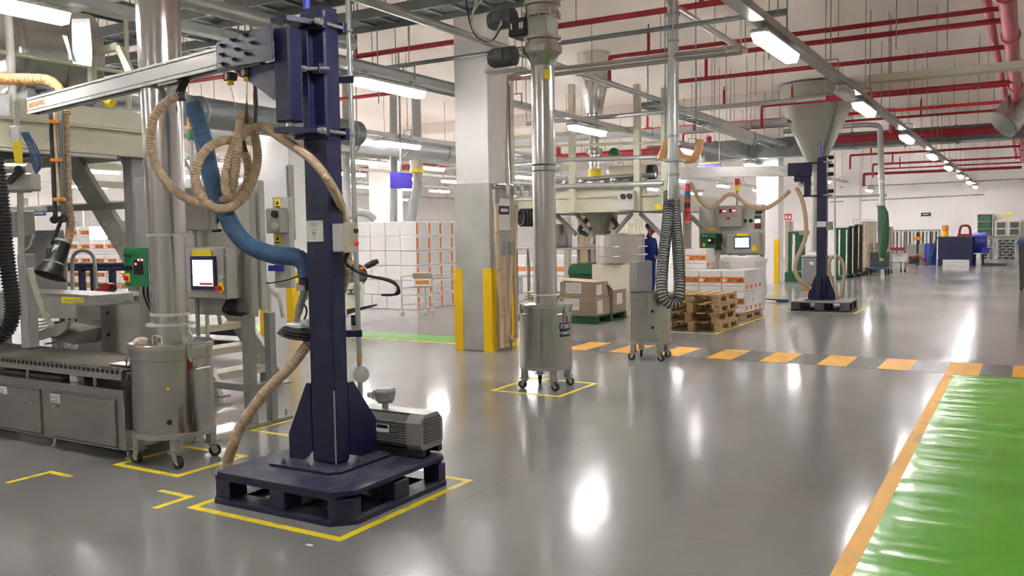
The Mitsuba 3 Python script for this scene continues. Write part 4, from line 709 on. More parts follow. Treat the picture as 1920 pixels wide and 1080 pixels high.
for y in (160, 325): part(t, 'coupling', cyl(e(949+y/80, y-3), e(949+y/80, y+3), .052, 14), 'steel_bright', 40)

# ================================================================== cartons on a low pallet, green bin, mixing tank
def carton(x0, x1, y0, y1, z0, z1, label, mt='card', group=None, tape=True):
    t = thing('carton', label, 'box', group); part(t, 'body', box(x0, x1, y0, y1, z0, z1, .006), mt); return t
t = thing('pallet', 'dark green low pallet under the brown cartons', 'pallet')
for y in (13.62, 14.2, 14.8): part(t, 'runner', box(-7.25, -6.38, y, y+.1, 0, .11), 'green_dark')
for x in (-7.25, -6.95, -6.65): part(t, 'deck_board', box(x, x+.26, 13.6, 14.92, .11, .13), 'green_dark')
for i, (x0, x1, y0, y1, z0, z1, lb) in enumerate([(-7.15, -6.42, 13.65, 14.25, .13, .45, 'lower brown carton with white labels on the low green pallet'), (-7.12, -6.45, 13.68, 14.25, .45, .72, 'upper brown carton with open flap on the low green pallet'), (-6.95, -6.38, 14.32, 14.9, .13, .55, 'rear brown carton with open flaps on the low green pallet')]):
    t = carton(x0, x1, y0, y1, z0, z1, lb)
    k = part(t, 'paper_label', box(x0+.12, x0+.42, y0-.002, y0, (z0+z1)/2-.06, z1-.02), 'paper') if i < 2 else part(t, 'paper_label', box(x1, x1+.002, y0+.15, y0+.4, z0+.15, z0+.35), 'paper')
    if i < 2:
        for j in range(4): part(k, 'print_line', box(x0+.14, x0+.40, y0-.003, y0-.002, z1-.06-j*.035, z1-.05-j*.035), 'print_grey')
        part(t, 'paper_label', box(x1, x1+.002, y0+.08, y0+.3, z0+.04, z1-.05), 'paper')
    if i == 1: part(t, 'flap', hull([(x0-.3, y0+.02, z1+.03), (x0-.3, y1, z1+.05), (x1-.1, y0, z1), (x1-.1, y1, z1), (x0-.3, y0+.02, z1+.036), (x1-.1, y0, z1+.006), (x1-.1, y1, z1+.006)]), 'tan')
    if i == 2: part(t, 'flap', hull([(x0, y0, z1), (x1, y0, z1), (x0+.05, y0-.15, z1+.1), (x1-.02, y0-.15, z1+.1), (x0, y0+.006, z1), (x1, y0+.006, z1)]), 'card')
t = thing('flat_cartons', 'flattened brown cartons leaning behind the clamped drum lid', 'cartons'); labels[t]['category'] = 'box'
for j in range(4): part(t, 'sheet', mv(rot(box(-.45, .45, -.3, .3, 0, .02), .1*j), (-7.6, 14.3, .3+.06*j)), 'card')
part(t, 'base', box(-8.0, -7.25, 14.05, 14.55, 0, .3, .01), 'card')
t = thing('wheelie_bin', 'dark green wheelie bin with closed lid behind the brown cartons', 'bin')
b0, b1 = aY(1066, 500, 15.3), aY(1119, 530, 15.3)
part(t, 'body', hull([(x, y, z) for x, y, z in [(b0[0]+.06, 15.35, .05), (b1[0]-.06, 15.35, .05), (b0[0]+.06, 15.85, .05), (b1[0]-.06, 15.85, .05), (b0[0], 15.3, .78), (b1[0], 15.3, .78), (b0[0], 15.95, .78), (b1[0], 15.95, .78)]]), 'green_dark')
part(t, 'lid', hull([(x, y, z) for y in (15.28, 15.97) for x, z in ((b0[0]-.01, .78), (b1[0]+.01, .78), (b0[0]+.02, .92), (b1[0]-.03, .98), (b0[0]+.1, .98))]), 'green_dark')
part(t, 'lid_panel', box(b0[0]+.14, b1[0]-.1, 15.272, 15.28, .78, .88, .003), 'green_post')
for x in (b0[0]+.1, b1[0]-.1): part(t, 'wheel', cyl((x-.02, 15.88, .09), (x+.02, 15.88, .09), .09, 16), 'rubber', 40)
t = thing('mixing_tank', 'wide shallow stainless mixing tank beneath the mixing platform', 'tank')
tc = ((aY(1123, 480, 15.6)+aY(1204, 480, 15.6))/2)[:2]; tR = .47
part(t, 'shell', lathe([(0, .97), (tR-.02, .97), (tR, 1.0), (tR, 1.12), (tR+.006, 1.125), (tR, 1.13), (tR, 1.3), (tR+.006, 1.305), (tR, 1.31), (tR, 1.52), (tR+.02, 1.53), (tR-.02, 1.54), (0, 1.56)], (*tc, 0), 48), 'tank', 30)
part(t, 'stand', box(tc[0]-.42, tc[0]+.36, 15.2, 16.0, .0, .97, .01), 'cream'); part(t, 'stand_side', box(tc[0]+.36, tc[0]+.5, 15.2, 16.0, .0, 1.02, .006), 'mgrey')
for z in (1.15, 1.3, 1.45): part(t, 'clamp_lever', bar((tc[0]+tR-.04, 15.45, z), (tc[0]+tR+.16, 15.4, z+.01), .03), 'paper')
for i, h in ((0, .2), (1, .28)):
    part(t, 'filter_sleeve', J(*[cyl((tc[0]+.17+i*.15+dx, 15.6, 1.55), (tc[0]+.17+i*.15+dx, 15.6, 1.55+h), .03, 10) for dx in (0, .055, .11)]), 'cream', 40)
part(t, 'lid_bolt', J(cyl((tc[0]-.1, 15.5, 1.55), (tc[0]-.1, 15.5, 1.63), .05, 10)), 'steel_bright', 40)
t = thing('work_bench', 'steel work bench with plastic sheet behind the green wheelie bin', 'bench')
b0, b1 = aY(960, 465, 17), aY(1122, 466, 17)
part(t, 'top', box(b0[0], b1[0], 16.9, 17.6, b0[2]-.04, b0[2], .004), 'lgrey')
for x in (b0[0]+.1, -8.4, b1[0]-.1):
    for y in (16.95, 17.5): part(t, 'leg', box(x, x+.05, y, y+.05, 0, b0[2]-.04), 'mgrey')
p = aY(1030, 465, 16.9); part(t, 'plastic_sheet', hull([p+[-.5, 0, .02], p+[.15, 0, .02], p+[-.5, -.05, .02], p+[.15, -.08, .02], p+[-.1, -.14, -.4], p+[-.45, -.1, -.25], p+[.02, -.1, -.35]]), 'film')
t = thing('mixing_pot', 'big grey steel pot on the work bench', 'pot'); p = aY(1043, 440, 17.3); part(t, 'body', lathe([(0, b0[2]+.002), (.36, b0[2]+.002), (.37, b0[2]+.05), (.37, p[2]+.22), (.385, p[2]+.23), (.36, p[2]+.23), (.34, b0[2]+.1)], (p[0], 17.25, 0), 36), 'steel', 35)
t = thing('filling_valve', 'blue capped valve with curved pipe at the end of the work bench', 'valve'); p = aY(1112, 452, 16.9)
part(t, 'cap', cyl(p+[0, 0, .22], p+[0, 0, .30], .09, 16), 'blue_hose', 40); part(t, 'body', lathe([(.08, 0), (.05, .08), (.07, .16), (.06, .22)], p-[0, 0, .06], 20), 'steel_bright', 40); part(t, 'pipe', J(tube(spl([p+[-.35, 0, -.04], p+[-.35, 0, .16], p+[-.28, 0, .22], p+[-.21, 0, .16], p+[-.21, 0, -.04]], 5), .02, 8)), 'steel_bright', 40)
part(t, 'hose', tube(spl([p+[.1, 0, .2], p+[.16, -.1, -.1], p+[.14, -.1, -.6]], 6), .016, 8), 'dgrey', 40)

# ================================================================== mixing platform with its machines
mp = thing('mixing_platform', 'beige steel platform with tall frame carrying the mixing machines', 'platform')
Y0, Y1 = 16.0, 19.4; XL, XR = -9.9, -6.05; zb, zt = 1.98, 2.30
part(mp, 'front_beam', J(box(XL, XR, Y0, Y0+.06, zb, zt), box(XL, XR, Y0-.04, Y0+.06, zb, zb+.025), box(XL, XR, Y0-.04, Y0+.06, zt-.025, zt)), 'beige'); part(mp, 'side_beam', box(XR-.06, XR, Y0, Y1, zb, zt), 'beige'); part(mp, 'deck', box(XL, XR, Y0, Y1, zt, zt+.02), 'galv'); part(mp, 'kick_plate', box(-8.9, -6.6, Y0, Y0+.02, zt+.02, zt+.17), 'beige')
for x in (-9.3, -8.2, -7.1, -6.4): part(mp, 'joist', box(x, x+.08, Y0+.06, Y1, zb, zt), 'duct')
for x, y in ((XL+.08, Y0+.1), (XR-.1, Y0+1.6), (XL+.08, Y1-.1), (XR-.1, Y1-.1)): part(mp, 'leg', box(x-.07, x+.07, y-.07, y+.07, 0, zb), 'beige')
for p, q in (((1040, 400), (1080, 440)), ((1080, 400), (1105, 437)), ((1185, 400), (1150, 440)), ((1200, 400), (1240, 440))): part(mp, 'brace', bar(aY(*p, 16.6), aY(*q, 16.6), .07), 'greige')
fr = lambda x: aY(x, 300, 15.95)[0]
for px, top in ((958, 147), (1073, 158), (1195, 158), (1247, 165)): part(mp, 'frame_post', box(fr(px)-.06, fr(px)+.06, 15.9, 16.0, zt-.3, hz(fr(px), 15.95, top)), 'beige')
for py, r in ((273, .03), (300, .05), (350, .06)): part(mp, 'frame_rail', cyl((fr(958), 15.93, hz(fr(958), 15.93, py+3)), (fr(1245), 15.93, hz(fr(1245), 15.93, py-6)), r, 12), 'galv' if py > 280 else 'cream', 40)
part(mp, 'frame_rail', box(fr(958), fr(1195), 15.9, 15.98, 3.55, 3.62), 'beige')
part(mp, 'junction_box', box(aY(1160, 380, 15.8)[0], aY(1190, 380, 15.8)[0], 15.75, 15.92, 2.0, 2.38, .01), 'lgrey')
for i, px in enumerate((1169, 1181)): part(mp, 'gauge', cyl((aY(px, 375, 15.75)[0], 15.75, 2.27), (aY(px, 375, 15.75)[0], 15.71, 2.27), .05, 16), 'black', 40)
part(mp, 'yellow_edge', box(aY(1228, 380, 15.9)[0], aY(1240, 380, 15.9)[0], 15.88, 15.9, 2.0, 2.1), 'yellow')
part(mp, 'support_frame', J(box(-6.1, -6.04, 17.5, 17.56, 0, zb), box(-5.5, -5.44, 17.5, 17.56, 0, 2.2)), 'lgrey')
part(mp, 'brace', bar((-5.2, 17.5, 1.1), (-6.2, 17.6, 2.0), .08), 'greige'); part(mp, 'brace', bar((-4.9, 17.8, .9), (-5.9, 17.9, 1.9), .08), 'greige')
mt = thing('cone_hopper', 'shiny steel cone hopper in the frame of the mixing platform', 'hopper'); p = aY(1113, 140, 16.8); q = aY(1115, 232, 16.8)
part(mt, 'cone', lathe([(.34, p[2]+.55), (.34, p[2]), (.13, q[2]), (.13, q[2]-.1)], (p[0], 16.8, 0), 36), 'steel_bright', 35); part(mt, 'outlet', lathe([(.1, q[2]-.1), (.1, q[2]-.5), (.17, q[2]-.52), (.17, q[2]-.62), (.1, q[2]-.64), (.1, 2.85)], (p[0], 16.8, 0), 28), 'steel', 35)
part(mt, 'yellow_cuff', cyl((p[0]+.02, 16.8, 2.72), (p[0]+.02, 16.8, 2.9), .15, 20), 'yellow', 40); part(mt, 'rim', ring((p[0], 16.8, p[2]), .36, .03, .04), 'galv', 40)
part(mt, 'pot', lathe([(0, 2.33), (.17, 2.33), (.17, 2.45), (.13, 2.5), (.13, 2.72)], (p[0]+.02, 16.8, 0), 28), 'steel_bright', 35)
mt = thing('mixer_drive', 'beige boxed mixer drive with black motor on the mixing platform', 'machine'); p0, p1 = aY(1140, 312, 16.5), aY(1210, 335, 16.5)
part(mt, 'box', box(p0[0], p1[0], 16.5, 16.9, p1[2], p0[2], .01), 'beige'); part(mt, 'motor', cyl((p1[0], 16.7, (p0[2]+p1[2])/2), (p1[0]+.14, 16.7, (p0[2]+p1[2])/2), .15, 18), 'black', 40); part(mt, 'stand', box(p0[0]+.1, p1[0]-.1, 16.6, 16.85, 2.32, p1[2]), 'lgrey')
p = aY(1150, 287, 17); obj('green_disc_valve', J(cyl(p, p+[0, .08, 0], .11, 22)), 'green_box', 'round green valve wheel above the mixer drive', 'valve', smooth=40)
mt = thing('pipe_manifold', 'row of steel valve necks along the front of the mixing platform', 'pipes'); labels[mt]['category'] = 'manifold'
for i, px in enumerate((1062, 1078, 1092, 1135, 1152, 1172, 1200)): 
    p = aY(px, 362, 16.4); part(mt, 'neck', lathe([(.09, 2.32), (.09, 2.4), (.05, 2.44), (.05, 2.6), (.10, 2.62), (.10, 2.67), (0, 2.67)], (p[0], 16.4+.1*(i % 2), 0), 18), 'steel_bright', 35)
part(mt, 'header', cyl((fr(1000), 16.35, 2.66), (fr(1215), 16.35, 2.70), .05, 12), 'steel', 40)
mt = thing('discharge_funnel', 'steel discharge funnel with flexible arms under the mixing platform', 'funnel'); p = aY(1126, 400, 16.9)
part(mt, 'funnel', lathe([(.34, 1.98), (.18, 1.66), (.18, 1.5)], (p[0], 16.9, 0), 28), 'greige', 35); part(mt, 'arm', tube(spl([p+[-.3, 0, -.1], p+[-.45, -.1, -.35], p+[-.25, -.1, -.45]], 6), .05, 10), 'dgrey', 40); part(mt, 'arm', tube(spl([p+[.25, 0, -.1], p+[.42, -.1, -.3], p+[.2, -.1, -.45]], 6), .05, 10), 'dgrey', 40)
for z in (.0, .1): pass
mt = thing('coiled_black_hose', 'coil of black hose hanging under the beam end of the mixing platform', 'hose')
for i in range(4): p = aY(978+i*5, 408, 15.9); part(mt, 'loop', tube([p+[.13*math.cos(a_)*.6, .03*i, .16*math.sin(a_)] for a_ in np.linspace(0, 2*math.pi, 20)], .035, 8), 'black', 40)
mt = thing('warm_screen', 'warm peach coloured panel seen under the mixing platform', 'panel'); p0, p1 = aY(1083, 402, 19.3), aY(1157, 456, 19.3); part(mt, 'board', box(p0[0], p1[0], 19.3, 19.34, 0, p0[2]), 'tan')
for i in range(9):    # carton row behind the bench
    x = -11.6+i*.43; t = carton(x, x+.42, 19.6, 20.0, .5, 1.0, '%s white carton with orange band in the row behind the work bench' % ORD[i], 'carton', 'white cartons behind the work bench'); part(t, 'orange_band', box(x+.01, x+.41, 19.597, 19.6, .60, .72), 'boxorange')
t = thing('shelf_rack', 'low white rack carrying the carton row behind the work bench', 'rack'); part(t, 'shelf', box(-11.7, -7.6, 19.55, 20.1, .46, .5), 'lgrey')
for x in (-11.6, -9.7, -7.7): part(t, 'leg', box(x, x+.06, 19.6, 20.05, 0, .46), 'white')

# ================================================================== worker
def person():
    import manifold3d as m3
    P = np.array([-7.18, 18.0, 0]); f = np.array([.94, -.34, 0]); s = np.array([-f[1], f[0], 0])*-1
    g = lambda a, b, c: P+f*a+s*b+np.array([0, 0, c])
    def limb(ms, js):
        for (p, r), (q, r2) in zip(js[:-1], js[1:]):
            ms.append(m3.Manifold.batch_hull([m3.Manifold.sphere(r, 20).translate(p.tolist()), m3.Manifold.sphere(r2, 20).translate(q.tolist())]))
    def solid(ms):
        m = m3.Manifold.batch_boolean(ms, m3.OpType.Add).refine_to_length(.03).to_mesh(); tm = trimesh.Trimesh(m.vert_properties[:, :3], m.tri_verts)
        trimesh.smoothing.filter_taubin(tm, iterations=12); return np.array(tm.vertices), np.array(tm.faces)
    t = thing('person', 'person in dark blue overalls with black cap, goggles and pink mask behind the mixing tank', 'person')
    b = []
    for k in (-1, 1): limb(b, [(g(0, .09*k, .92), .105), (g(.02, .10*k, .5), .075), (g(-.02, .10*k, .1), .055)]); limb(b, [(g(-.03, .10*k, .07), .05), (g(.13, .11*k, .045), .042)])
    limb(b, [(g(0, -.08, .95), .12), (g(0, .08, .95), .12)]); limb(b, [(g(0, 0, .98), .145), (g(.02, 0, 1.2), .15)]); limb(b, [(g(.01, -.14, 1.37), .075), (g(.02, 0, 1.2), .145), (g(.01, .14, 1.37), .075)]); limb(b, [(g(.01, 0, 1.3), .12), (g(.02, 0, 1.45), .07)])
    for k in (-1, 1): limb(b, [(g(.0, .185*k, 1.38), .062), (g(.05, .22*k, 1.10), .048), (g(.27, .12*k, 1.02), .038)])
    limb(b, [(g(.02, 0, 1.42), .058), (g(.06, 0, 1.55), .055)])
    body = solid(b); part(t, 'body', body, 'denim', True)
    h = []
    limb(h, [(g(.06, 0, 1.50), .052), (g(.07, 0, 1.58), .055)])
    limb(h, [(g(.07, 0, 1.66), .088), (g(.10, 0, 1.59), .068)]); limb(h, [(g(.165, 0, 1.63), .014), (g(.19, 0, 1.605), .018)])
    for k in (-1, 1): limb(h, [(g(.06, .088*k, 1.655), .018), (g(.06, .09*k, 1.625), .014)])
    part(t, 'head', solid(h), 'skin', True)
    part(t, 'cap', (lambda v, f_: (v*[.104, .10, .085]+g(.055, 0, 1.70), f_))(np.array(trimesh.creation.icosphere(2).vertices), np.array(trimesh.creation.icosphere(2).faces)), 'black', True)
    part(t, 'goggles', J(hull([g(.13, .07*k, z) for k in (-1, 1) for z in (1.655, 1.70)]+[g(.165, .05*k, z) for k in (-1, 1) for z in (1.66, 1.695)])), 'dgrey')
    part(t, 'mask', hull([g(.13, .05*k, 1.56) for k in (-1, 1)]+[g(.14, .06*k, 1.60) for k in (-1, 1)]+[g(.20, .03*k, 1.58) for k in (-1, 1)]+[g(.19, 0, 1.545), g(.19, 0, 1.62)]), 'pinkmask', 30)
    for k in (-1, 1):
        hd = []; w = g(.29, .11*k, 1.02); limb(hd, [(w, .032), (w+f*.07, .03)])
        for j in range(4): a0 = w+f*.08+s*(.012*(j-1.5)*1.3); limb(hd, [(a0, .0095), (a0+f*.035+[0, 0, -.012], .009), (a0+f*.05+[0, 0, -.035], .008)])
        limb(hd, [(w+f*.03+s*(-.03*k), .011), (w+f*.07+s*(-.05*k)+[0, 0, .01], .009)])
        part(t, 'hand', solid(hd), 'skin', True)
    t2 = thing('clipboard', 'black clipboard held by the person in blue overalls', 'clipboard'); part(t2, 'board', hull([g(.33+d, .12*k, 1.0+z+d*.3) for k in (-1, 1) for d, z in ((0, 0), (.17, .10), (0, .012), (.17, .112))]), 'black'); part(t2, 'clip', hull([g(.49+d, .04*k, 1.115+z) for k in (-1, 1) for d in (0, .02) for z in (0, .015)]), 'chrome')
person()

# ================================================================== wooden pallets and printed cartons
def wood_pallet(x0, y0, z0, w, l, label, group, base=0):
    t = thing('wooden_pallet', label, 'pallet', group); h = .145
    for i in range(5): y = y0+i*(l-.12)/4; part(t, 'deck_board', box(x0, x0+w, y, y+.12, z0+h-.022, z0+h, .003), 'wood') if not base else part(t, 'deck_board', box(x0+i*(w-.14)/4, x0+i*(w-.14)/4+.14, y0, y0+l, z0+h-.022, z0+h, .003), 'wood')
    for i in range(3): x = x0+i*(w-.1)/2; part(t, 'stringer', box(x, x+.1, y0, y0+l, z0+h-.044, z0+h-.022, .003), 'wood'); part(t, 'bottom_board', box(x, x+.1, y0, y0+l, z0, z0+.022, .003), 'wood')
    for i in range(3):
        for j in range(3): x = x0+i*(w-.1)/2; y = y0+j*(l-.14)/2; part(t, 'block', box(x, x+.1, y, y+.14, z0+.022, z0+h-.044, .003), 'wood')
for i in range(4): wood_pallet(-5.12+(.04, -.02, .03, 0)[i], 13.32+(.0, .03, -.02, .02)[i], .145*i, .96, 1.0, '%s wooden pallet of the stack beside the hanging black hose' % ('bottom', 'second from bottom', 'third from bottom', 'topmost')[i], 'wooden pallets in the stack', 1)
wood_pallet(-5.45, 15.0, 0, 1.24, 1.15, 'wooden pallet under the printed white cartons behind the pallet stack', 'pallets under cartons')
TXT = S(text('JOTUN', .062, (.03, -.0012, 0), bold=True), 'ink'); TXTX = S(text('JOTUN', .06, (.0012, 0, 0), (0, 1, 0), (0, 0, 1), True), 'ink')
LOGO = S(J(plate([(-.195, -.03), (-.12, -.03), (-.12, .0), (-.157, .03), (-.195, .0)], 'y', -.002, 0)), 'paper'); LN = S(box(-.18, .18, -.0012, 0, -.105, -.092), 'print_grey')
BAND = S(box(-.2, .2, -.001, 0, -.055, .055), 'boxorange'); SB = S(box(0, .0012, -.07, .07, -.035, .035), 'boxorange'); BODY = {}
def printed(x0, y0, z0, w, l, h, label, group, front=True, side=True):
    t = thing('printed_carton', label, 'box', group)
    k_ = (w, l, h)
    if k_ not in BODY: BODY[k_] = S(box(0, w, 0, l, 0, h, .008), 'carton')
    part(t, 'body', at(BODY[k_], (x0, y0, z0))); xm, zm = x0+w/2, z0+h*.55
    if front:
        k = part(t, 'print_band', at(BAND, (xm, y0-.0005, zm))); part(k, 'lettering', at(TXT, (xm, y0-.0008, zm))); part(k, 'emblem', at(LOGO, (xm, y0-.001, zm))); part(t, 'print_line', at(LN, (xm, y0-.0005, zm-.005)))
    if side:
        for y in (.1, .3): part(t, 'side_label', at(SB, (x0+w+.0002, y0+y*l/.4, z0+.07)))
    return t
for lv in range(2):
    for i in range(3):
        for j in range(2 if (i == 2) else 1): printed(-5.44+i*.41, 15.02+j*.58, .147+lv*.37, .40, .56, .365, '%s white printed carton, %s column, %s row, behind the wooden pallet stack' % (('lower', 'upper')[lv], ORD[i], ('front', 'rear')[j]), 'printed cartons behind the pallet stack')
printed(-5.5, 15.62, .885, .40, .5, .365, 'single printed white carton on top of the pallet behind the hanging black hose', 'printed cartons behind the pallet stack')
t = thing('shrink_bale', 'shrink-wrapped crumpled white bale under the far control panel', 'bale'); p0, p1 = aY(1350, 482, 16.4), aY(1425, 508, 16.4)
v, f = box(p0[0], p1[0], 16.3, 16.9, .0, p0[2], .08); tm = trimesh.Trimesh(v, f).subdivide_to_size(.09); v = np.array(tm.vertices); v = v+.09*(meshkit.fbm(v*5)[:, None]-.5)*[1, 1, .8]; v[:, 2] = np.maximum(v[:, 2], 0); part(t, 'wrap', (v, np.array(tm.faces)), 'film', 40)

# ================================================================== far control panel
cp_ = thing('far_control_panel', 'pale grey control panel with two red displays behind the printed cartons', 'control panel'); Yc = 17.6; e = lambda x, y, d=0: aY(x, y, Yc-d)
def pl(t, name, a, b, d0, d1, m, bev=0., **k): p, q = e(*a, d1), e(*b, d1); return part(t, name, box(p[0], q[0], Yc-d1, Yc-d0, q[2], p[2], bev), m, **k)
pl(cp_, 'back_plate', (1311, 387), (1434, 478), 0, .03, 'lgrey'); pl(cp_, 'upper_box', (1346, 387), (1391, 425), .03, .2, 'greige', .01); pl(cp_, 'leg', (1318, 478), (1325, 560), 0, .03, 'mgrey'); pl(cp_, 'leg', (1425, 478), (1432, 560), 0, .03, 'mgrey')
for a, b in (((1349, 393), (1363, 399)), ((1367, 392), (1381, 398))): k = pl(cp_, 'display', a, b, .2, .205, 'black'); pl(k, 'digits', (a[0]+5, a[1]+1), (b[0]-1, b[1]-1), .205, .208, 'diffuser', emitter=glow((.5, .015, .03)))
pl(cp_, 'red_button', (1362, 407), (1368, 412), .2, .21, 'red_bright'); pl(cp_, 'screen_box', (1362, 437), (1425, 476), .03, .2, 'greige', .01); k = pl(cp_, 'screen_bezel', (1376, 443), (1407, 467), .2, .215, 'blue_hose'); pl(k, 'screen', (1378, 446), (1404, 464), .215, .218, 'diffuser', emitter=glow((.22, .24, .26)))
pl(cp_, 'label_plate', (1381, 437), (1402, 443), .2, .21, 'yellow'); pl(cp_, 'label_plate', (1328, 428), (1349, 433), .03, .035, 'yellow'); pl(cp_, 'rotary_switch', (1410, 460), (1420, 471), .2, .22, 'guard'); pl(cp_, 'safety_sign', (1415, 385), (1428, 400), .03, .035, 'paper'); pl(cp_, 'sign_caption', (1416, 396), (1428, 401), .035, .038, 'dblue')
for x in (1392, 1403): k = pl(cp_, 'mask_sign', (x, 410), (x+9, 423), .03, .033, 'lgrey'); p = e(x+4.5, 414, .034); part(k, 'disc', cyl(p, p-[0, .003, 0], .04, 16), 'ink', 40)
gx = thing('far_green_controller', 'small green controller box at the corner of the far control panel', 'controller'); pl(gx, 'case', (1314, 438), (1350, 468), .03, .2, 'black', .01); pl(gx, 'front', (1314, 438), (1342, 467), .2, .22, 'green_box'); pl(gx, 'display', (1327, 446), (1340, 458), .22, .225, 'black'); pl(gx, 'red_digit', (1328, 449), (1332, 452), .225, .23, 'diffuser', emitter=glow((1.5, .1, .1))); pl(gx, 'rotary_switch', (1317, 456), (1322, 463), .22, .24, 'guard')
for x in (1318, 1323): pl(gx, 'button', (x, 441), (x+2, 443), .22, .24, 'white')
sl = thing('stack_light', 'red and yellow stack light above the far control panel', 'signal light'); p = e(1382, 352)
for z, c, h in ((-.25, 'mgrey', .2), (-.05, 'yellow', .10), (.06, 'red_bright', .12)): part(sl, {'mgrey': 'pole', 'yellow': 'yellow_lens', 'red_bright': 'red_lens'}[c], cyl(p+[0, 0, z-(.3 if c == 'mgrey' else 0)], p+[0, 0, z+h], .02 if c == 'mgrey' else .06, 16), c, 40)
tl = thing('traffic_signal', 'small signal unit with yellow and red lens on the far control panel', 'signal light'); pl(tl, 'case', (1415, 404), (1425, 428), .03, .1, 'green_dark'); pl(tl, 'yellow_lens', (1415, 411), (1425, 418), .1, .12, 'diffuser', emitter=glow((.35, .35, .08))); pl(tl, 'red_lens', (1416, 419), (1424, 426), .1, .12, 'red')
rh = thing('lifting_tube', 'blue and red striped vacuum lifting tube hanging from the far crane arm', 'lifting tube')
for (a, b, c) in ((345, 358, 'red_bright'), (358, 374, 'blue_hose'), (374, 381, 'red_bright'), (381, 390, 'dblue'), (390, 397, 'red_bright'), (397, 400, 'blue_hose'), (400, 415, 'red_bright')):
    part(rh, 'segment', cyl(dp(1289, a, 17.35), dp(1289, b, 17.35), .058, 16), c, 40)
part(rh, 'foot', cyl(dp(1289, 415, 17.35), dp(1289, 418, 17.35), .05, 16), 'paper', 40)

# ================================================================== far crane by the open aisle
t = thing('crane_pallet', 'dark pallet with pale top under the far jib crane', 'pallet')
x0, x1, y0, y1 = -3.98, -2.9, 17.35, 18.4
part(t, 'top_deck', slab(cham(x0, x1, y0, y1, .1), .165, .19), 'mgrey'); part(t, 'bottom_deck', slab(cham(x0, x1, y0, y1, .1), 0, .03), 'dblue')
for bx in (x0+.01, (x0+x1)/2-.08, x1-.17):
    for by in (y0+.02, (y0+y1)/2-.07, y1-.16): part(t, 'block', box(bx, bx+.16, by, by+.14, .03, .165, .004), 'dgrey')
F2 = thing('far_jib_crane', 'dark navy jib crane with white arm beyond the zebra crossing', 'crane')
fx, fy = -3.5, 17.9
part(F2, 'base_plate', box(fx-.27, fx+.27, fy-.27, fy+.27, .19, .205, .003), 'navy'); part(F2, 'column', box(fx-.09, fx+.09, fy-.09, fy+.09, .205, 2.98, .01), 'navy'); part(F2, 'service_pole', cyl((fx-.03, fy, 2.98), (fx-.03, fy, 3.3), .02, 8), 'blue')
for dx, dy in ((-1, 0), (1, 0), (0, -1), (0, 1)):
    w = [(.08, .205), (.26, .205), (.26, .3), (.12, .66), (.08, .66)]
    part(F2, 'gusset', plate([(fx+dx*a, b) for a, b in w], 'y', fy-.008, fy+.008) if dx else plate([(fy+dy*a, b) for a, b in w], 'x', fx-.008, fx+.008), 'navy')
for z in (2.22, 2.86): part(F2, 'hinge_bracket', box(fx-.36, fx+.12, fy-.13, fy+.1, z, z+.03, .003), 'navy'); part(F2, 'clamp_bolt', cyl((fx+.04, fy-.15, z+.015), (fx+.2, fy-.12, z+.015), .02, 8), 'galv', 40)
part(F2, 'hinge_post', box(fx-.33, fx-.21, fy-.1, fy+.02, 2.25, 2.86, .006), 'navy'); a2 = lambda s0, s1, w0, w1, z0, z1: hull([np.array([fx-.27, fy-.04, z])+np.array([-.86, -.51, 0])*s+np.array([.51, -.86, 0])*w for s in (s0, s1) for w in (w0, w1) for z in (z0, z1)])
part(F2, 'arm_plate', a2(-.05, .42, .075, .09, 2.62, 2.88), 'navy'); part(F2, 'arm_gusset', hull([np.array([fx-.27, fy-.04, z])+np.array([-.86, -.51, 0])*s+np.array([.51, -.86, 0])*w for w in (-.01, .01) for s, z in ((0, 2.64), (.3, 2.64), (0, 2.36))]), 'navy')
part(F2, 'beam', a2(.1, 2.85, -.05, .06, 2.66, 2.83), 'alu'); part(F2, 'beam_flange', a2(.1, 2.85, -.06, .07, 2.63, 2.66), 'alu')
part(F2, 'rating_plate', box(fx-.085, fx+.085, fy-.095, fy-.09, 1.62, 1.73), 'paper'); part(F2, 'switch_box', box(fx+.09, fx+.2, fy-.09, fy+.04, 1.56, 1.72, .006), 'mgrey')
for i in range(4): part(F2, 'balancer', cyl(dp(1494+i*8, 336+i % 2*9, 17.2), dp(1494+i*8, 336+i % 2*9, 17.32), .06, 14), 'chrome' if i % 2 else 'black', 40)
part(F2, 'riser_pipe', cyl(dp(1565, 287, 17.6), dp(1566, 555, 17.6), .018, 8), 'cream', 40)
part(F2, 'upper_guide', J(*[cyl(dp(1535, y, 17.3), dp(1562, y-2, 17.3), .04, 10) for y in (297, 312, 328, 360)]), 'black', 40)
for lb, pts, r in (('long tan hose draped from the striped lifting tube to the far crane', [(1295, 342), (1308, 368), (1322, 385), (1336, 388), (1350, 377), (1365, 365), (1380, 367), (1400, 383), (1420, 391), (1440, 389), (1462, 375), (1481, 358)], .04), ('tan hose hanging down in front of the far crane column', [(1493, 352), (1503, 372), (1510, 405), (1511, 440), (1503, 465), (1493, 488), (1491, 508), (1500, 526), (1520, 541)], .04), ('tan hose loop standing on the pallet behind the far crane', [(1572, 563), (1563, 530), (1554, 505), (1556, 488), (1566, 480), (1577, 487), (1583, 505), (1582, 525), (1577, 563)], .035)):
    obj('crane_hose', tube(spl(path(pts, 17.3 if 'draped' in lb else (17.1 if 'front' in lb else 17.9)), 8), r, 10), 'tan', lb, 'hose', 'tan hoses of the far crane', 40)
hp_ = thing('big_cone_hopper', 'very large beige-grey cone hopper behind the far crane under the ceiling', 'hopper'); q = dp(1530, 300, 22.5); hc = (q[0], q[1])
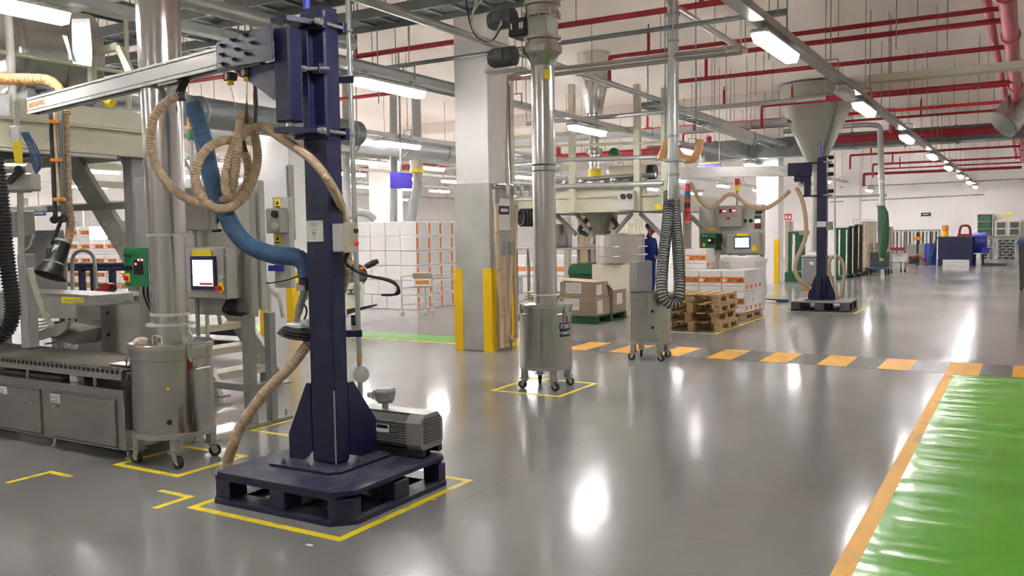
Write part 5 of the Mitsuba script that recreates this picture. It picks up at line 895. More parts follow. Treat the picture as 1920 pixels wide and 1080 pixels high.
part(hp_, 'cone', lathe([(.9, 5.25), (.88, 4.72), (.24, 3.3), (.13, 3.05)], (*hc, 0), 48), 'olive', 35); part(hp_, 'rim', ring((*hc, 4.86), .93, .05, .06), 'mgrey', 40); part(hp_, 'seam', bar((hc[0]+.62, hc[1]-.63, 4.7), (hc[0]+.17, hc[1]-.17, 3.3), .05), 'steel_bright')
part(hp_, 'outlet_pipe', cyl((*hc, 3.1), (*hc, 1.0), .12, 24), 'greige', 40); part(hp_, 'outlet_band', ring((*hc, 2.4), .13, .01, .04), 'mgrey', 40); part(hp_, 'bottom_flange', ring((*hc, 1.0), .22, .1, .03), 'lgrey', 40)
t = thing('powder_bin', 'grey powder bin under the outlet of the very large cone hopper', 'bin'); p0, p1 = aY(1503, 487, hc[1]-.3), aY(1540, 545, hc[1]-.3)
part(t, 'body', box(p0[0], p0[0]+.62, hc[1]-.3, hc[1]+.3, .12, .86, .03), 'mgrey'); part(t, 'lid', box(p0[0]-.02, p0[0]+.64, hc[1]-.32, hc[1]+.32, .86, .90, .01), 'lgrey'); part(t, 'grip', box(p0[0]+.2, p0[0]+.3, hc[1]-.31, hc[1]-.3, .66, .74), 'paper'); part(t, 'base', box(p0[0], p0[0]+.62, hc[1]-.3, hc[1]+.3, 0, .12, .01), 'tan_dark')
t = thing('sleeve_pipe', 'grey extraction pipe ending in a dark green cloth sleeve over the small dolly', 'pipe'); e = lambda x, y: dp(x, y, 25.5)
part(t, 'pipe', cyl(e(1650, 242), e(1654, 388), .085, 16), 'galv', 40); part(t, 'sleeve', tube([e(1651, 385), e(1656, 400), e(1657, 425), e(1657, 445), e(1655, 465), e(1653, 484)], [.10, .14, .15, .15, .13, .07], 18), 'green_dark', 40); part(t, 'sleeve_fold', tube([e(1650, 388), e(1650, 430), e(1651, 470)], [.06, .08, .05], 12), 'dgrey', 40); part(t, 'clamp', J(cyl(e(1651, 381), e(1651, 386), .13, 16)), 'lgrey', 40)
part(t, 'elbow', tube(spl([e(1651, 246), e(1650, 240), e(1645, 236), e(1630, 234), e(1590, 236), e(1500, 244), e(1400, 252)], 6), .075, 14), 'galv', 40); part(t, 'support_beam', bar(e(1545, 370), e(1662, 366), .07), 'mgrey'); part(t, 'band', cyl(e(1653, 339), e(1653, 343), .09, 16), 'paper', 40)
part(t, 'nozzle', cyl(e(1653, 482), e(1653, 489), .06, 12), 'tan_dark', 40)

# ================================================================== storage corner along the far wall
def post_frame(name, lb, px, py, dx, c, h, base):
    q = fl(px, py); t = thing(name, lb, 'rack frame', 'green and black rack frames')
    for k in range(2): part(t, 'post', box(q[0]-.05, q[0]+.05, q[1]+k*.9-.04, q[1]+k*.9+.04, .06, h), c)
    part(t, 'top_rail', box(q[0]-.04, q[0]+.04, q[1], q[1]+.9, h-.06, h), c); part(t, 'base', box(q[0]-.1, q[0]+base, q[1]-.25, q[1]+1.1, 0, .1 if base < .3 else .28, .01), c)
post_frame('rack_frame', 'green rack frame standing beside the white pillar with yellow corner guards', 1481, 527, 0, 'green_post', 1.5, .45)
post_frame('rack_frame', 'first green rack frame behind the far crane', 1568, 524, 0, 'green_post', 1.6, .15)
post_frame('rack_frame', 'second green rack frame behind the far crane', 1582, 520, 0, 'green_post', 1.6, .15)
post_frame('rack_frame', 'first black rack frame behind the far crane', 1594, 520, 0, 'black', 1.65, .15)
post_frame('rack_frame', 'second black rack frame behind the far crane', 1605, 518, 0, 'black', 1.7, .15)
for i, (a, b, Yk, lb, m) in enumerate((((1472, 415), (1481, 520), 33, 'tall brown cardboard sheet beside the red wall sign', 'card'), ((1487, 432), (1512, 441), 30, 'long brown cardboard rolls lying on the green rack frame', 'card'), ((1482, 460), (1492, 520), 31, 'white plastic rolls leaning in the green rack frame', 'film'), ((1616, 415), (1640, 452), 40, 'tall brown carton far behind the small dolly', 'card'), ((1630, 455), (1648, 485), 33.5, 'brown carton behind the small dolly', 'card'), ((1612, 455), (1630, 490), 34, 'pale brown carton beside the dolly carton', 'tan'), ((1664, 425), (1672, 455), 41, 'brown carton beside the hose rack', 'card'))):
    p0, p1 = aY(*a, Yk), aY(*b, Yk); t = thing('storage_carton', lb, 'box'); z0 = 0 if i not in (1,) else p1[2]
    part(t, 'body', box(p0[0], p1[0], Yk, Yk+.5, z0, p0[2], .02), m)
    if z0: part(t, 'prop', box(p0[0]+.1, p1[0]-.1, Yk+.2, Yk+.3, 0, z0), 'green_post')
t = thing('roll_cage', 'wire roll cage with brown boxes behind the black rack frames', 'cage'); Yk = 33; e = lambda x, y: aY(x, y, Yk)
for x in (1600, 1622, 1640): 
    for k in (0, .8): q = e(x, 412); part(t, 'upright', cyl((q[0], Yk+k, .1), (q[0], Yk+k, q[2]), .015, 8), 'lgrey', 40)
for y in (412, 440, 470, 492): a, b = e(1598, y), e(1642, y); part(t, 'rail', cyl((a[0], Yk, a[2]), (b[0], Yk, a[2]), .012, 6), 'lgrey', 40)
part(t, 'shelf', box(e(1598, 500)[0], e(1642, 500)[0], Yk, Yk+.8, .12, .16), 'mgrey')
for x in (1603, 1638):
    for k in (.1, .7): q = e(x, 500); part(t, 'castor', cyl((q[0]-.02, Yk+k, .06), (q[0]+.02, Yk+k, .06), .06, 12), 'rubber', 40)
for i, (x, y) in enumerate(((1606, 462), (1618, 462), (1606, 485), (1619, 487))): q = e(x, y); obj('caged_box', box(q[0]-.14, q[0]+.14, Yk+.1, Yk+.5, .161+(.0, .0, .0, .0)[i], q[2]+.1, .01) if i > 1 else box(q[0]-.14, q[0]+.14, Yk+.1, Yk+.5, e(x, 485 if i == 0 else 487)[2]+.101, q[2]+.12, .01), 'tan', '%s tan box inside the wire roll cage' % ('upper outer', 'upper inner', 'lower outer', 'lower inner')[i], 'box', 'tan boxes in the roll cage')
t = thing('dolly', 'small dark platform dolly with castors under the cloth sleeve', 'dolly'); q = fl(1645, 516)
part(t, 'platform', box(q[0]-.36, q[0]+.36, q[1]-.3, q[1]+.6, .2, .26, .01), 'blue_hose'); part(t, 'rear_panel', box(q[0]-.3, q[0]+.3, q[1]+.4, q[1]+.45, .26, .75, .01), 'dgrey')
for dx in (-.28, .28):
    for dy in (-.2, .5): k = part(t, 'castor', cyl((q[0]+dx-.02, q[1]+dy, .09), (q[0]+dx+.02, q[1]+dy, .09), .09, 14), 'rubber', 40); part(k, 'fork', box(q[0]+dx-.03, q[0]+dx+.03, q[1]+dy-.02, q[1]+dy+.02, .1, .2), 'dgrey')
    part(t, 'upright', cyl((q[0]+dx*1.15, q[1]+.5, .2), (q[0]+dx*1.15, q[1]+.5, 1.2), .018, 8), 'mgrey', 40)
t = thing('tube_cart', 'steel tube cart on castors beside the small dolly', 'cart'); q0, q1 = fl(1662, 512), fl(1695, 511)
for x, y in ((q0[0], q0[1]), (q1[0], q0[1]+.8), (q0[0]+.35, q0[1]+1.0), (q1[0]-.35, q0[1])): part(t, 'upright', cyl((x, y, .1), (x, y, 1.45 if x > q0[0]+.3 else .75), .022, 8), 'mgrey', 40); part(t, 'castor', cyl((x-.02, y, .06), (x+.02, y, .06), .06, 12), 'rubber', 40)
for z in (.35, .75): part(t, 'shelf', box(q0[0], q1[0], q0[1], q0[1]+.9, z, z+.03), 'mgrey')
obj('cart_tray', box(q0[0]+.1, q0[0]+.5, q0[1]+.2, q0[1]+.7, .781, .88, .01), 'red', 'red tray on the steel tube cart', 'tray'); obj('cart_box', box(q0[0]+.1, q0[0]+.6, q0[1]+.2, q0[1]+.7, .381, .68, .01), 'paper', 'white box on the lower shelf of the steel tube cart', 'box')
t = thing('hose_rack', 'rack of many upright pale and black tubes along the far wall', 'rack'); Yk = 44
xa, xb = aY(1666, 433, Yk)[0], aY(1763, 433, Yk)[0]; part(t, 'top_rail', box(xa, xb, Yk-.05, Yk+.05, 1.40, 1.46), 'mgrey')
for x in (xa, xb-.06): part(t, 'frame_post', box(x, x+.06, Yk-.05, Yk+.05, 0, 1.4), 'mgrey')
for i in range(27): x = xa+.08+(xb-xa-.16)*i/26; part(t, 'tube', cyl((x, Yk-.1, .05+.12*(i % 3)), (x, Yk-.1, 1.38), .034, 8), ('paper', 'black', 'dgrey', 'cream', 'black', 'paper', 'mgrey')[i % 7], 40)
t = thing('pallet_jack', 'red and black pallet jack with orange grip in front of the hose rack', 'pallet jack'); e = lambda x, y: aY(x, y, 40)
part(t, 'fork', hull([e(x, y)+[0, d, 0] for d in (-.03, .03) for x, y in ((1718, 478), (1722, 478), (1703, 494), (1698, 496))]), 'red'); part(t, 'fork', hull([e(x, y)+[0, d, 0] for d in (-.03, .03) for x, y in ((1719, 478), (1723, 478), (1743, 495), (1738, 496))]), 'red')
part(t, 'mast', J(bar(e(1720.5, 476), e(1720.5, 437), .08)), 'black'); part(t, 'grip', J(bar(e(1713, 447), e(1728, 447), .14)), 'orange'); part(t, 'body', box(e(1711, 0)[0], e(1730, 0)[0], 40, 40.3, .06, .35, .01), 'black'); part(t, 'wheel', J(cyl(e(1718, 494), e(1723, 494), .08, 12)), 'rubber', 40)
obj('grey_crate', box(aY(1708, 0, 41)[0], aY(1741, 0, 41)[0], 41, 41.6, 0, aY(1725, 458, 41)[2], .02), 'greige', 'grey-brown crate behind the pallet jack', 'crate')
t = thing('blue_table', 'dark blue steel table with solid front board near the far wall', 'table'); p0, p1 = aY(1759, 446, 39), aY(1823, 487, 39)
part(t, 'front_board', box(p0[0], p1[0], 39, 39.05, p1[2], p0[2], .01), 'dblue'); part(t, 'top', box(p0[0]-.03, p1[0]+.03, 38.97, 40, p0[2], p0[2]+.05, .01), 'dgrey')
for x in (p0[0], p1[0]-.1):
    for y in (39.0, 39.9): part(t, 'leg', box(x, x+.1, y, y+.08, 0, p0[2]), 'dblue')
part(t, 'slanted_panel', hull([(p0[0]-.03, 39.2+d, p0[2]) for d in (0, .06)]+[(p0[0]-.1, 39.2+d, p0[2]) for d in (0, .06)]+[(p0[0]-.45, 39.2+d, .0) for d in (0, .06)]+[(p0[0]-.35, 39.2+d, .0) for d in (0, .06)]), 'green_dark')
q = aY(1772, 446, 39.4); t = thing('orange_bottle', 'orange bottle standing on the dark blue table', 'bottle'); part(t, 'body', lathe([(0, p0[2]+.051), (.13, p0[2]+.051), (.13, p0[2]+.22), (.08, p0[2]+.28)], (q[0], 39.4, 0), 16), 'guard', 40); part(t, 'cap', lathe([(.1, p0[2]+.27), (.12, p0[2]+.36), (.12, p0[2]+.5), (0, p0[2]+.5)], (q[0], 39.4, 0), 16), 'orange', 40)
q = aY(1809, 446, 39.4); t = thing('red_clamp', 'red arched lifting clamp standing on the dark blue table', 'clamp'); part(t, 'arch', tube(spl([(q[0]-.2, 39.4, p0[2]+.1), (q[0]-.16, 39.4, p0[2]+.4), (q[0], 39.4, p0[2]+.48), (q[0]+.16, 39.4, p0[2]+.4), (q[0]+.2, 39.4, p0[2]+.1)], 6), .05, 10), 'red', 40); part(t, 'base', box(q[0]-.26, q[0]+.26, 39.3, 39.5, p0[2]+.051, p0[2]+.14, .01), 'red')
t = thing('blue_drum_tipper', 'bright blue drum machine next to the dark blue table', 'machine'); p0, p1 = aY(1823, 446, 40), aY(1840, 490, 40)
part(t, 'drum', cyl((p0[0], 40.3, (p0[2]+.4)/2+.15), (p1[0]+.1, 40.3, (p0[2]+.4)/2+.15), .42, 24), 'blue', 40); part(t, 'rim', J(cyl((p1[0]+.1, 40.3, (p0[2]+.4)/2+.15), (p1[0]+.16, 40.3, (p0[2]+.4)/2+.15), .45, 24)), 'blue', 40)
for x in (p0[0]+.05, p1[0]): part(t, 'stand', box(x, x+.08, 40.1, 40.5, 0, .45), 'dblue')
part(t, 'side_arm', bar(aY(1840, 468, 39.8), aY(1855, 470, 39.8), .22), 'blue'); obj('floor_mat', box(p1[0]+.1, p1[0]+.9, 39.5, 40.1, 0, .1, .02), 'dgrey', 'flat dark pedestal on the floor beside the bright blue drum machine', 'pedestal')
obj('blue_pail', cyl((aY(1745, 470, 40.2)[0], 40.2, 0), (aY(1745, 470, 40.2)[0], 40.2, .9), .22, 18), 'blue', 'blue pail stack between the pallet jack and the dark blue table', 'pail', smooth=40)
def shelf(name, lb, a, b, Yk, rows, cols, c, fill, zb=None):
    p0, p1 = aY(*a, Yk), aY(*b, Yk); z0 = p1[2] if zb is None else zb; t = thing(name, lb, 'shelf'); W = p1[0]-p0[0]; Hh = p0[2]-z0
    part(t, 'back', box(p0[0], p1[0], Yk+.25, Yk+.28, z0, p0[2]), c)
    for x in (p0[0], p1[0]-.04): part(t, 'side', box(x, x+.04, Yk, Yk+.28, z0, p0[2]), 'lgrey')
    for i in range(rows+1): part(t, 'shelf_board', box(p0[0], p1[0], Yk, Yk+.28, z0+Hh*i/rows-.015, z0+Hh*i/rows+.015), 'lgrey')
    for i in range(rows):
        for j in range(cols): part(t, 'bin', box(p0[0]+W*(j+.12)/cols, p0[0]+W*(j+.88)/cols, Yk+.02, Yk+.2, z0+Hh*i/rows+.016, z0+Hh*(i+.75)/rows, .01), fill[(i*3+j) % len(fill)])
shelf('wall_shelf', 'grey three tier shelf high on the far wall', (1832, 402), (1862, 443), 47.6, 3, 1, 'greige', ['green_dark', 'mgrey', 'greige'])
shelf('drawer_rack', 'grey bin rack with many small drawers under the three tier wall shelf', (1838, 447), (1863, 489), 47, 7, 4, 'mgrey', ['mgrey', 'dgrey', 'lgrey'], 0)
shelf('drawer_rack', 'second grey bin rack with many small drawers under the white wall cabinet', (1870, 449), (1904, 489), 47, 7, 5, 'mgrey', ['dgrey', 'mgrey'], 0)
t = thing('wall_cabinet', 'white wall cabinet with four dark glass panes on the far wall', 'cabinet'); p0, p1 = aY(1865, 414, 47.6), aY(1914, 443, 47.6)
part(t, 'body', box(p0[0], p1[0], 47.6, 48, p1[2], p0[2], .01), 'cream')
for i in range(2):
    w = (p1[0]-p0[0])/2; d = part(t, 'door', box(p0[0]+i*w+.05, p0[0]+(i+1)*w-.05, 47.57, 47.6, p1[2]+.05, p0[2]-.05), 'lgrey')
    for k in range(2): h = (p0[2]-p1[2]-.1)/2; part(d, 'pane', box(p0[0]+i*w+.1, p0[0]+(i+1)*w-.1, 47.56, 47.57, p1[2]+.08+k*h, p1[2]+.02+(k+1)*h), 'dgrey')
t = thing('wall_sign', 'small dark sign with white print on the far wall', 'sign'); p0, p1 = aY(1727, 399, 47.95), aY(1745, 405, 47.95); part(t, 'plate', box(p0[0], p1[0], 47.95, 48, p1[2], p0[2]), 'dblue'); part(t, 'print', box(p0[0]+.08, p1[0]-.08, 47.945, 47.95, (p0[2]+p1[2])/2-.025, (p0[2]+p1[2])/2+.03), 'lgrey')
t = thing('wall_sign', 'small yellow sign above the white wall cabinet', 'sign'); p0, p1 = aY(1880, 399, 47.95), aY(1898, 403, 47.95); part(t, 'plate', box(p0[0], p1[0], 47.95, 48, p1[2], p0[2]), 'yellow')
t = thing('fire_sign', 'red fire point sign with white pictograms on the far wall beside the white pillar', 'sign'); p0, p1 = aY(1471, 401, 47.95), aY(1484, 413, 47.95); part(t, 'plate', box(p0[0], p1[0], 47.95, 48, p1[2], p0[2]), 'red_bright')
xm, w = p0[0], p1[0]-p0[0]
part(t, 'flame', plate([(xm+.12*w, p1[2]+.07), (xm+.4*w, p1[2]+.07), (xm+.42*w, p1[2]+.18), (xm+.27*w, p0[2]-.05), (xm+.1*w, p1[2]+.2)], 'y', 47.945, 47.95), 'paper'); part(t, 'bell', plate([(xm+.55*w, p1[2]+.08), (xm+.9*w, p1[2]+.08), (xm+.85*w, p0[2]-.1), (xm+.6*w, p0[2]-.1)], 'y', 47.945, 47.95), 'paper')
t = thing('packing_sign', 'hanging blue sign lettered Packing Material above the far control panel', 'sign'); p0, p1 = aY(1309, 308, 19.9), aY(1352, 319, 19.9)
part(t, 'board', box(p0[0], p1[0], 19.9, 19.94, p1[2], p0[2]), 'sign_blue'); part(t, 'lettering', text('Packing Material', .068, ((p0[0]+p1[0])/2, 19.899, (p0[2]+p1[2])/2)), 'paper'); part(t, 'tape_edge', box(p0[0], p1[0], 19.895, 19.94, p0[2], p0[2]+.02), 'guard')
for x in (p0[0]+.05, p1[0]-.05): part(t, 'hanger', cyl((x, 19.92, p0[2]+.02), (x, 19.92, CZ), .006, 6), 'mgrey')
t = thing('wheelie_bin', 'dark grey wheelie bin with blue-grey lid at the edge of the aisle', 'bin'); q = fl(1912, 545)
part(t, 'body', hull([(q[0]+a, q[1]+b, z) for a, b, z in ((0, 0, .06), (.5, 0, .06), (0, .6, .06), (.5, .6, .06), (-.05, -.06, 1.15), (.55, -.06, 1.15), (-.05, .66, 1.15), (.55, .66, 1.15))]), 'dgrey'); part(t, 'lid', hull([(q[0]+a, q[1]+b, z) for a, b, z in ((-.1, -.1, 1.15), (.6, -.1, 1.15), (-.1, .7, 1.15), (.6, .7, 1.15), (-.06, -.05, 1.24), (.56, -.05, 1.24), (.0, .65, 1.3), (.5, .65, 1.3))]), 'blue_hose')
for x in (q[0], q[0]+.44): part(t, 'wheel', cyl((x, q[1]+.58, .1), (x+.06, q[1]+.58, .1), .1, 14), 'rubber', 40)
t = thing('blue_scoop', 'small blue floor sweeper lying beside the white pillar base', 'sweeper'); q = fl(1468, 566); part(t, 'head', mv(box(-.13, .13, -.06, .06, 0, .06, .01), q), 'blue_hose'); part(t, 'stick', bar(q+[-.1, 0, .04], q+[-.9, .3, .05], .03), 'dgrey')

# ================================================================== white carton stack, trolley and pallet truck
kx, ky = -11.03, 14.7; hL = .312
def stacked(x0, y0, w, l, lv, lb, edge):
    k_ = (w, l, 's')
    if k_ not in BODY: BODY[k_] = S(box(.006, w-.006, .006, l-.006, .002, hL-.004, .012), 'carton')
    t = thing('stacked_carton', lb, 'box', 'white cartons in the tall stack'); part(t, 'body', at(BODY[k_], (x0, y0, lv*hL)))
    if edge: part(t, 'orange_strip', box(x0+w-.006, x0+w-.004, y0+.03, y0+.10, lv*hL+.04, lv*hL+.27), 'boxorange')
LAY = ['bottom', 'second', 'third', 'fourth', 'fifth', 'top']
for lv in range(6):
    off = .0 if lv != 1 else .2
    for i in range(6):
        w = .41; stacked(kx-(i+1)*w-(off if i else 0), ky+rng.uniform(-.008, .008), w, .42, lv, '%s layer white carton, %s from the corner on the plain face of the tall stack' % (LAY[lv], ORD[i]), i == 0)
    for j in range(1, 5): stacked(kx-.41+rng.uniform(-.008, .008), ky+j*.42, .41, .42, lv, '%s layer white carton, %s from the corner on the striped face of the tall stack' % (LAY[lv], ORD[j]), True)
t = thing('box_trolley', 'steel tube trolley carrying two small cartons in front of the tall white stack', 'trolley'); q0, q1 = fl(754, 592), fl(812, 588); hT = .78
for p in (q0, q1, q0+[.25, .45, 0], q1+[.25, .45, 0]): part(t, 'upright', cyl((p[0], p[1], .1), (p[0], p[1], hT), .014, 8), 'lgrey', 40); part(t, 'castor', cyl((p[0]-.02, p[1], .05), (p[0]+.02, p[1], .05), .05, 12), 'cream', 40)
for z in (.22, .55, hT): part(t, 'rail', J(tube([q0+[0, 0, z], q1+[0, 0, z], q1+[.25, .45, z], q0+[.25, .45, z], q0+[0, 0, z]], .012, 8)), 'lgrey', 40)
part(t, 'shelf', hull([p+[0, 0, z] for p in (q0, q1, q0+[.25, .45, 0], q1+[.25, .45, 0]) for z in (.55, .565)]), 'lgrey')
m = (q0*.62+q1*.38)+[.1, .15, 0]; t = thing('small_carton', 'small white carton with orange print on the steel tube trolley', 'box'); part(t, 'body', cbox(m+[0, 0, .645], (.34, .22, .158), .006, .72), 'carton'); part(t, 'print_band', mv(rot(box(-.13, .13, -.112, -.11, -.04, .04), .72), m+[0, 0, .645]), 'boxorange')
t = thing('small_carton', 'small brown carton on top of the white one on the steel tube trolley', 'box'); part(t, 'body', cbox(m+[0, 0, .78], (.36, .24, .108), .006, .72), 'card')
pt = thing('pallet_truck', 'electric pallet truck with orange and black tiller behind the navy crane', 'pallet truck'); e = lambda x, y, d=15.5: dp(x, y, d)
part(pt, 'body', hull([e(x, y, d) for d in (15.3, 15.9) for x, y in ((640, 532), (680, 528), (682, 572), (645, 582))]), 'cream'); part(pt, 'emblem', J(bar(e(652, 544, 15.25), e(665, 543, 15.25), .02), bar(e(652, 551, 15.25), e(665, 550, 15.25), .02), bar(e(658, 544, 15.25), e(658, 551, 15.25), .02)), 'ink')
part(pt, 'tiller_head', J(cyl(e(668, 516), e(668, 516, 15.8), .2, 20), hull([e(x, y, d) for d in (15.4, 15.7) for x, y in ((645, 512), (672, 504), (686, 520), (660, 536))])), 'dgrey', 40)
part(pt, 'grip', J(bar(e(676, 504), e(690, 497), .05)), 'orange'); part(pt, 'handle', tube([e(686, 500), e(700, 493), e(709, 489)], [.05, .055, .04], 12), 'black', 40); part(pt, 'grip', bar(e(652, 498), e(664, 490), .06), 'orange')
part(pt, 'fork', J(hull([e(x, y, d) for d in (15.3, 15.5) for x, y in ((650, 580), (708, 570), (707, 573), (650, 590))])), 'black')
wq = e(658, 591, 15.5); part(pt, 'wheel', cyl((wq[0], wq[1], .09), (wq[0]+.1, wq[1]+.1, .09), .09, 14), 'rubber', 40)
bp_ = thing('blue_hanging_board', 'plain violet blue board hanging over the tall white stack', 'board'); p0, p1 = dp(732, 323, 17.5), dp(770, 354, 17.5)
part(bp_, 'board', hull([dp(x, y, 17.5)+[0, d, 0] for d in (0, .04) for x, y in ((731, 322), (770, 325), (770, 354), (732, 353))]), 'sign_blue'); part(bp_, 'hanger', cyl(dp(752, 322, 17.5), (*dp(752, 322, 17.5)[:2], CZ), .02, 8), 'mgrey', 40)
for i, (pts, r, lb) in enumerate(((((737, 100), (738, 330), (738, 380), (738, 420)), .09, 'straight dark dust hose behind the violet blue board'), (((779, 130), (783, 322), (783, 345), (776, 380), (770, 420)), .11, 'curved dark dust hose behind the violet blue board'), (((648, 120), (650, 330), (655, 400), (672, 398), (690, 402), (702, 412)), .09, 'dark hose lying over the far side of the tall white stack'))):
    obj('dust_hose', tube(spl(path(pts, 21.), 8), r, 12), 'mgrey', lb, 'hose', smooth=40)
t = thing('yellow_capped_duct', 'beige duct head with yellow collar above the curved dark dust hose', 'duct'); part(t, 'head', cyl(dp(780, 300, 21), dp(782, 318, 21), .16, 16), 'cream', 40); part(t, 'collar', cyl(dp(782, 318, 21), dp(782, 324, 21), .18, 16), 'yellow', 40)

# storage bay cartons seen under the staircase
n = 0
for lv in range(4):
    for i in range(6):
        Yk = 13.; p = aY(104+i*24, 520, Yk)[0]
        if lv == 3 and i not in (1, 2): continue
        t = printed(p, Yk+.02*(i % 2), .55+lv*.34, .40, .5, .335, '%s printed carton of the %s layer in the storage bay beyond the navy railing' % (ORD[i], LAY[lv] if lv < 3 else 'top'), 'printed cartons in the storage bay', True, False)
t = thing('bay_pallet', 'wooden pallets under the printed cartons in the storage bay', 'pallet'); x_ = aY(100, 520, 13.)[0]
for i in range(3): part(t, 'deck_board', box(x_, x_+2.9, 13+i*.2, 13.12+i*.2, .52, .55), 'wood'); part(t, 'bearer', box(x_+.1+i*1.2, x_+.3+i*1.2, 12.98, 13.5, .42, .52), 'wood')
for i in range(7): obj('bay_carton', box(x_+.41*i, x_+.41*i+.4, 13.0, 13.5, 0, .418, .01), 'carton', '%s plain white carton under the wooden pallets in the storage bay' % ORD[i], 'box', 'plain cartons in the storage bay')
t = thing('notice_board', 'tall white notice panel with round emblem in the storage bay', 'board'); p0, p1 = aY(130, 396, 14.5), aY(158, 470, 14.5); part(t, 'panel', box(p0[0], p1[0], 14.5, 14.54, 0, p0[2]), 'paper'); part(t, 'emblem', tube([aY(142+6*math.cos(a_), 424+8*math.sin(a_), 14.49) for a_ in np.linspace(0, 2*math.pi, 18)], .012, 5), 'print_grey'); part(t, 'orange_band', box(p0[0]+.1, p1[0]-.1, 14.49, 14.5, p1[2]+.1, p1[2]+.25), 'boxorange')
t = thing('bay_window', 'dark window panel in a white partition of the storage bay', 'partition'); p0, p1 = aY(158, 425, 16.), aY(230, 452, 16.); part(t, 'wall_panel', box(aY(60, 400, 16)[0], aY(500, 400, 16)[0], 16.1, 16.2, 0, 2.6), 'white'); part(t, 'pane', box(p0[0], p1[0], 16.05, 16.1, p1[2], p0[2]), 'dgrey'); part(t, 'cap_rail', box(aY(60, 400, 16)[0], aY(500, 400, 16)[0], 16.05, 16.2, 2.6, 2.68), 'lgrey')
t = thing('bay_sign', 'small blue sign hanging behind the push-button box', 'sign'); p0, p1 = aY(60, 396, 9), aY(84, 404, 9); part(t, 'plate', box(p0[0], p1[0], 9, 9.03, p1[2], p0[2]), 'sign_blue'); part(t, 'print', box(p0[0]+.04, p1[0]-.04, 8.99, 9, (p0[2]+p1[2])/2-.015, (p0[2]+p1[2])/2+.015), 'paper'); part(t, 'hanger', cyl(((p0[0]+p1[0])/2, 9.015, p0[2]), ((p0[0]+p1[0])/2, 9.015, CZ), .01, 6), 'mgrey')
t = thing('cream_machine', 'cream cabinet machine glimpsed between the control stand and the crane column', 'machine'); p0, p1 = aY(538, 404, 12.5), aY(610, 520, 12.5); part(t, 'body', box(p0[0], p1[0], 12.5, 13.2, 0, p0[2], .03), 'white'); part(t, 'panel', box(p0[0]+.15, p1[0]-.2, 12.48, 12.5, p0[2]-.5, p0[2]-.12), 'cream'); part(t, 'top_pot', lathe([(0, p0[2]), (.22, p0[2]), (.22, p0[2]+.25), (.1, p0[2]+.4), (0, p0[2]+.4)], ((p0[0]+p1[0])/2, 12.8, 0), 20), 'lgrey', 40)

# ================================================================== overhead services
def tray(lb, a, b, w, h, c='galv', rungs=True, step=.35):   # cable ladder between two points
    t = thing('cable_ladder', lb, 'cable ladder'); a = np.array(a, float); b = np.array(b, float); d = (b-a)/np.linalg.norm(b-a); s = np.array([-d[1], d[0], 0])*w/2; n_ = int(np.linalg.norm(b-a)/step)
    part(t, 'side_rail', bar(a+s, b+s, .03, h), c); part(t, 'side_rail', bar(a-s, b-s, .03, h), c)
    for i in range(n_): p = a+d*(i+.5)*step; part(t, 'rung', bar(p+s, p-s, .05, .025), c)
    part(t, 'cable_bed', bar(a+[0, 0, .03], b+[0, 0, .03], w*.78, .04), 'dgrey')
    for i in range(1, n_, 8): p = a+d*i*step; part(t, 'hanger', J(cyl(p+s, (*(p+s)[:2], CZ), .008, 6)), 'mgrey'); part(t, 'hanger', J(cyl(p-s, (*(p-s)[:2], CZ), .008, 6)), 'mgrey')
    return t
tray('wide grey cable ladder crossing above the navy crane', (-13, 8.6, 4.25), (-3.6, 8.6, 4.25), .55, .12, 'duct')
tray('second grey cable ladder above the navy crane, closer to the camera', (-13, 7.0, 4.1), (-6.2, 7.0, 4.1), .5, .12, 'duct')
tray('grey cable ladder running along the aisle above the sifter', (-9.4, 3, 4.3), (-9.4, 15, 4.3), .5, .12, 'duct')
tray('beige cable ladder crossing the aisle under the red pipes', (-2.5, 16.7, 4.2), (1.5, 16.7, 4.2), .3, .12, 'beige')
tray('grey cable ladder behind the mixing platform', (-14, 21.6, 4.15), (-5.0, 21.6, 4.15), .5, .12, 'galv')
tray('grey cable ladder over the far control panel', (-6.0, 15.2, 3.9), (-6.0, 30, 3.9), .4, .1, 'galv')
t = thing('rectangular_duct', 'big grey rectangular duct crossing the hall in front of the far wall', 'duct'); za, zb_ = 4.19, 4.66
part(t, 'casing', box(-12, 1.2, 30, 30.9, za, zb_, .01), 'duct'); 
for x in np.arange(-11, 1, 1.5): part(t, 'flange', box(x, x+.05, 29.97, 30.93, za-.03, zb_+.03), 'duct'); part(t, 'hanger', cyl((x+.02, 29.95, za), (x+.02, 29.95, CZ), .01, 6), 'mgrey')
t = thing('lower_duct', 'grey duct section in front of the far white pillar', 'duct'); p0, p1 = aY(1322, 268, 24.9), aY(1500, 292, 24.9); part(t, 'casing', box(p0[0], p1[0], 24.9, 25.4, p1[2], p0[2], .01), 'duct'); part(t, 'flange', box(p0[0]+1.2, p0[0]+1.25, 24.87, 25.43, p1[2]-.02, p0[2]+.02), 'duct')
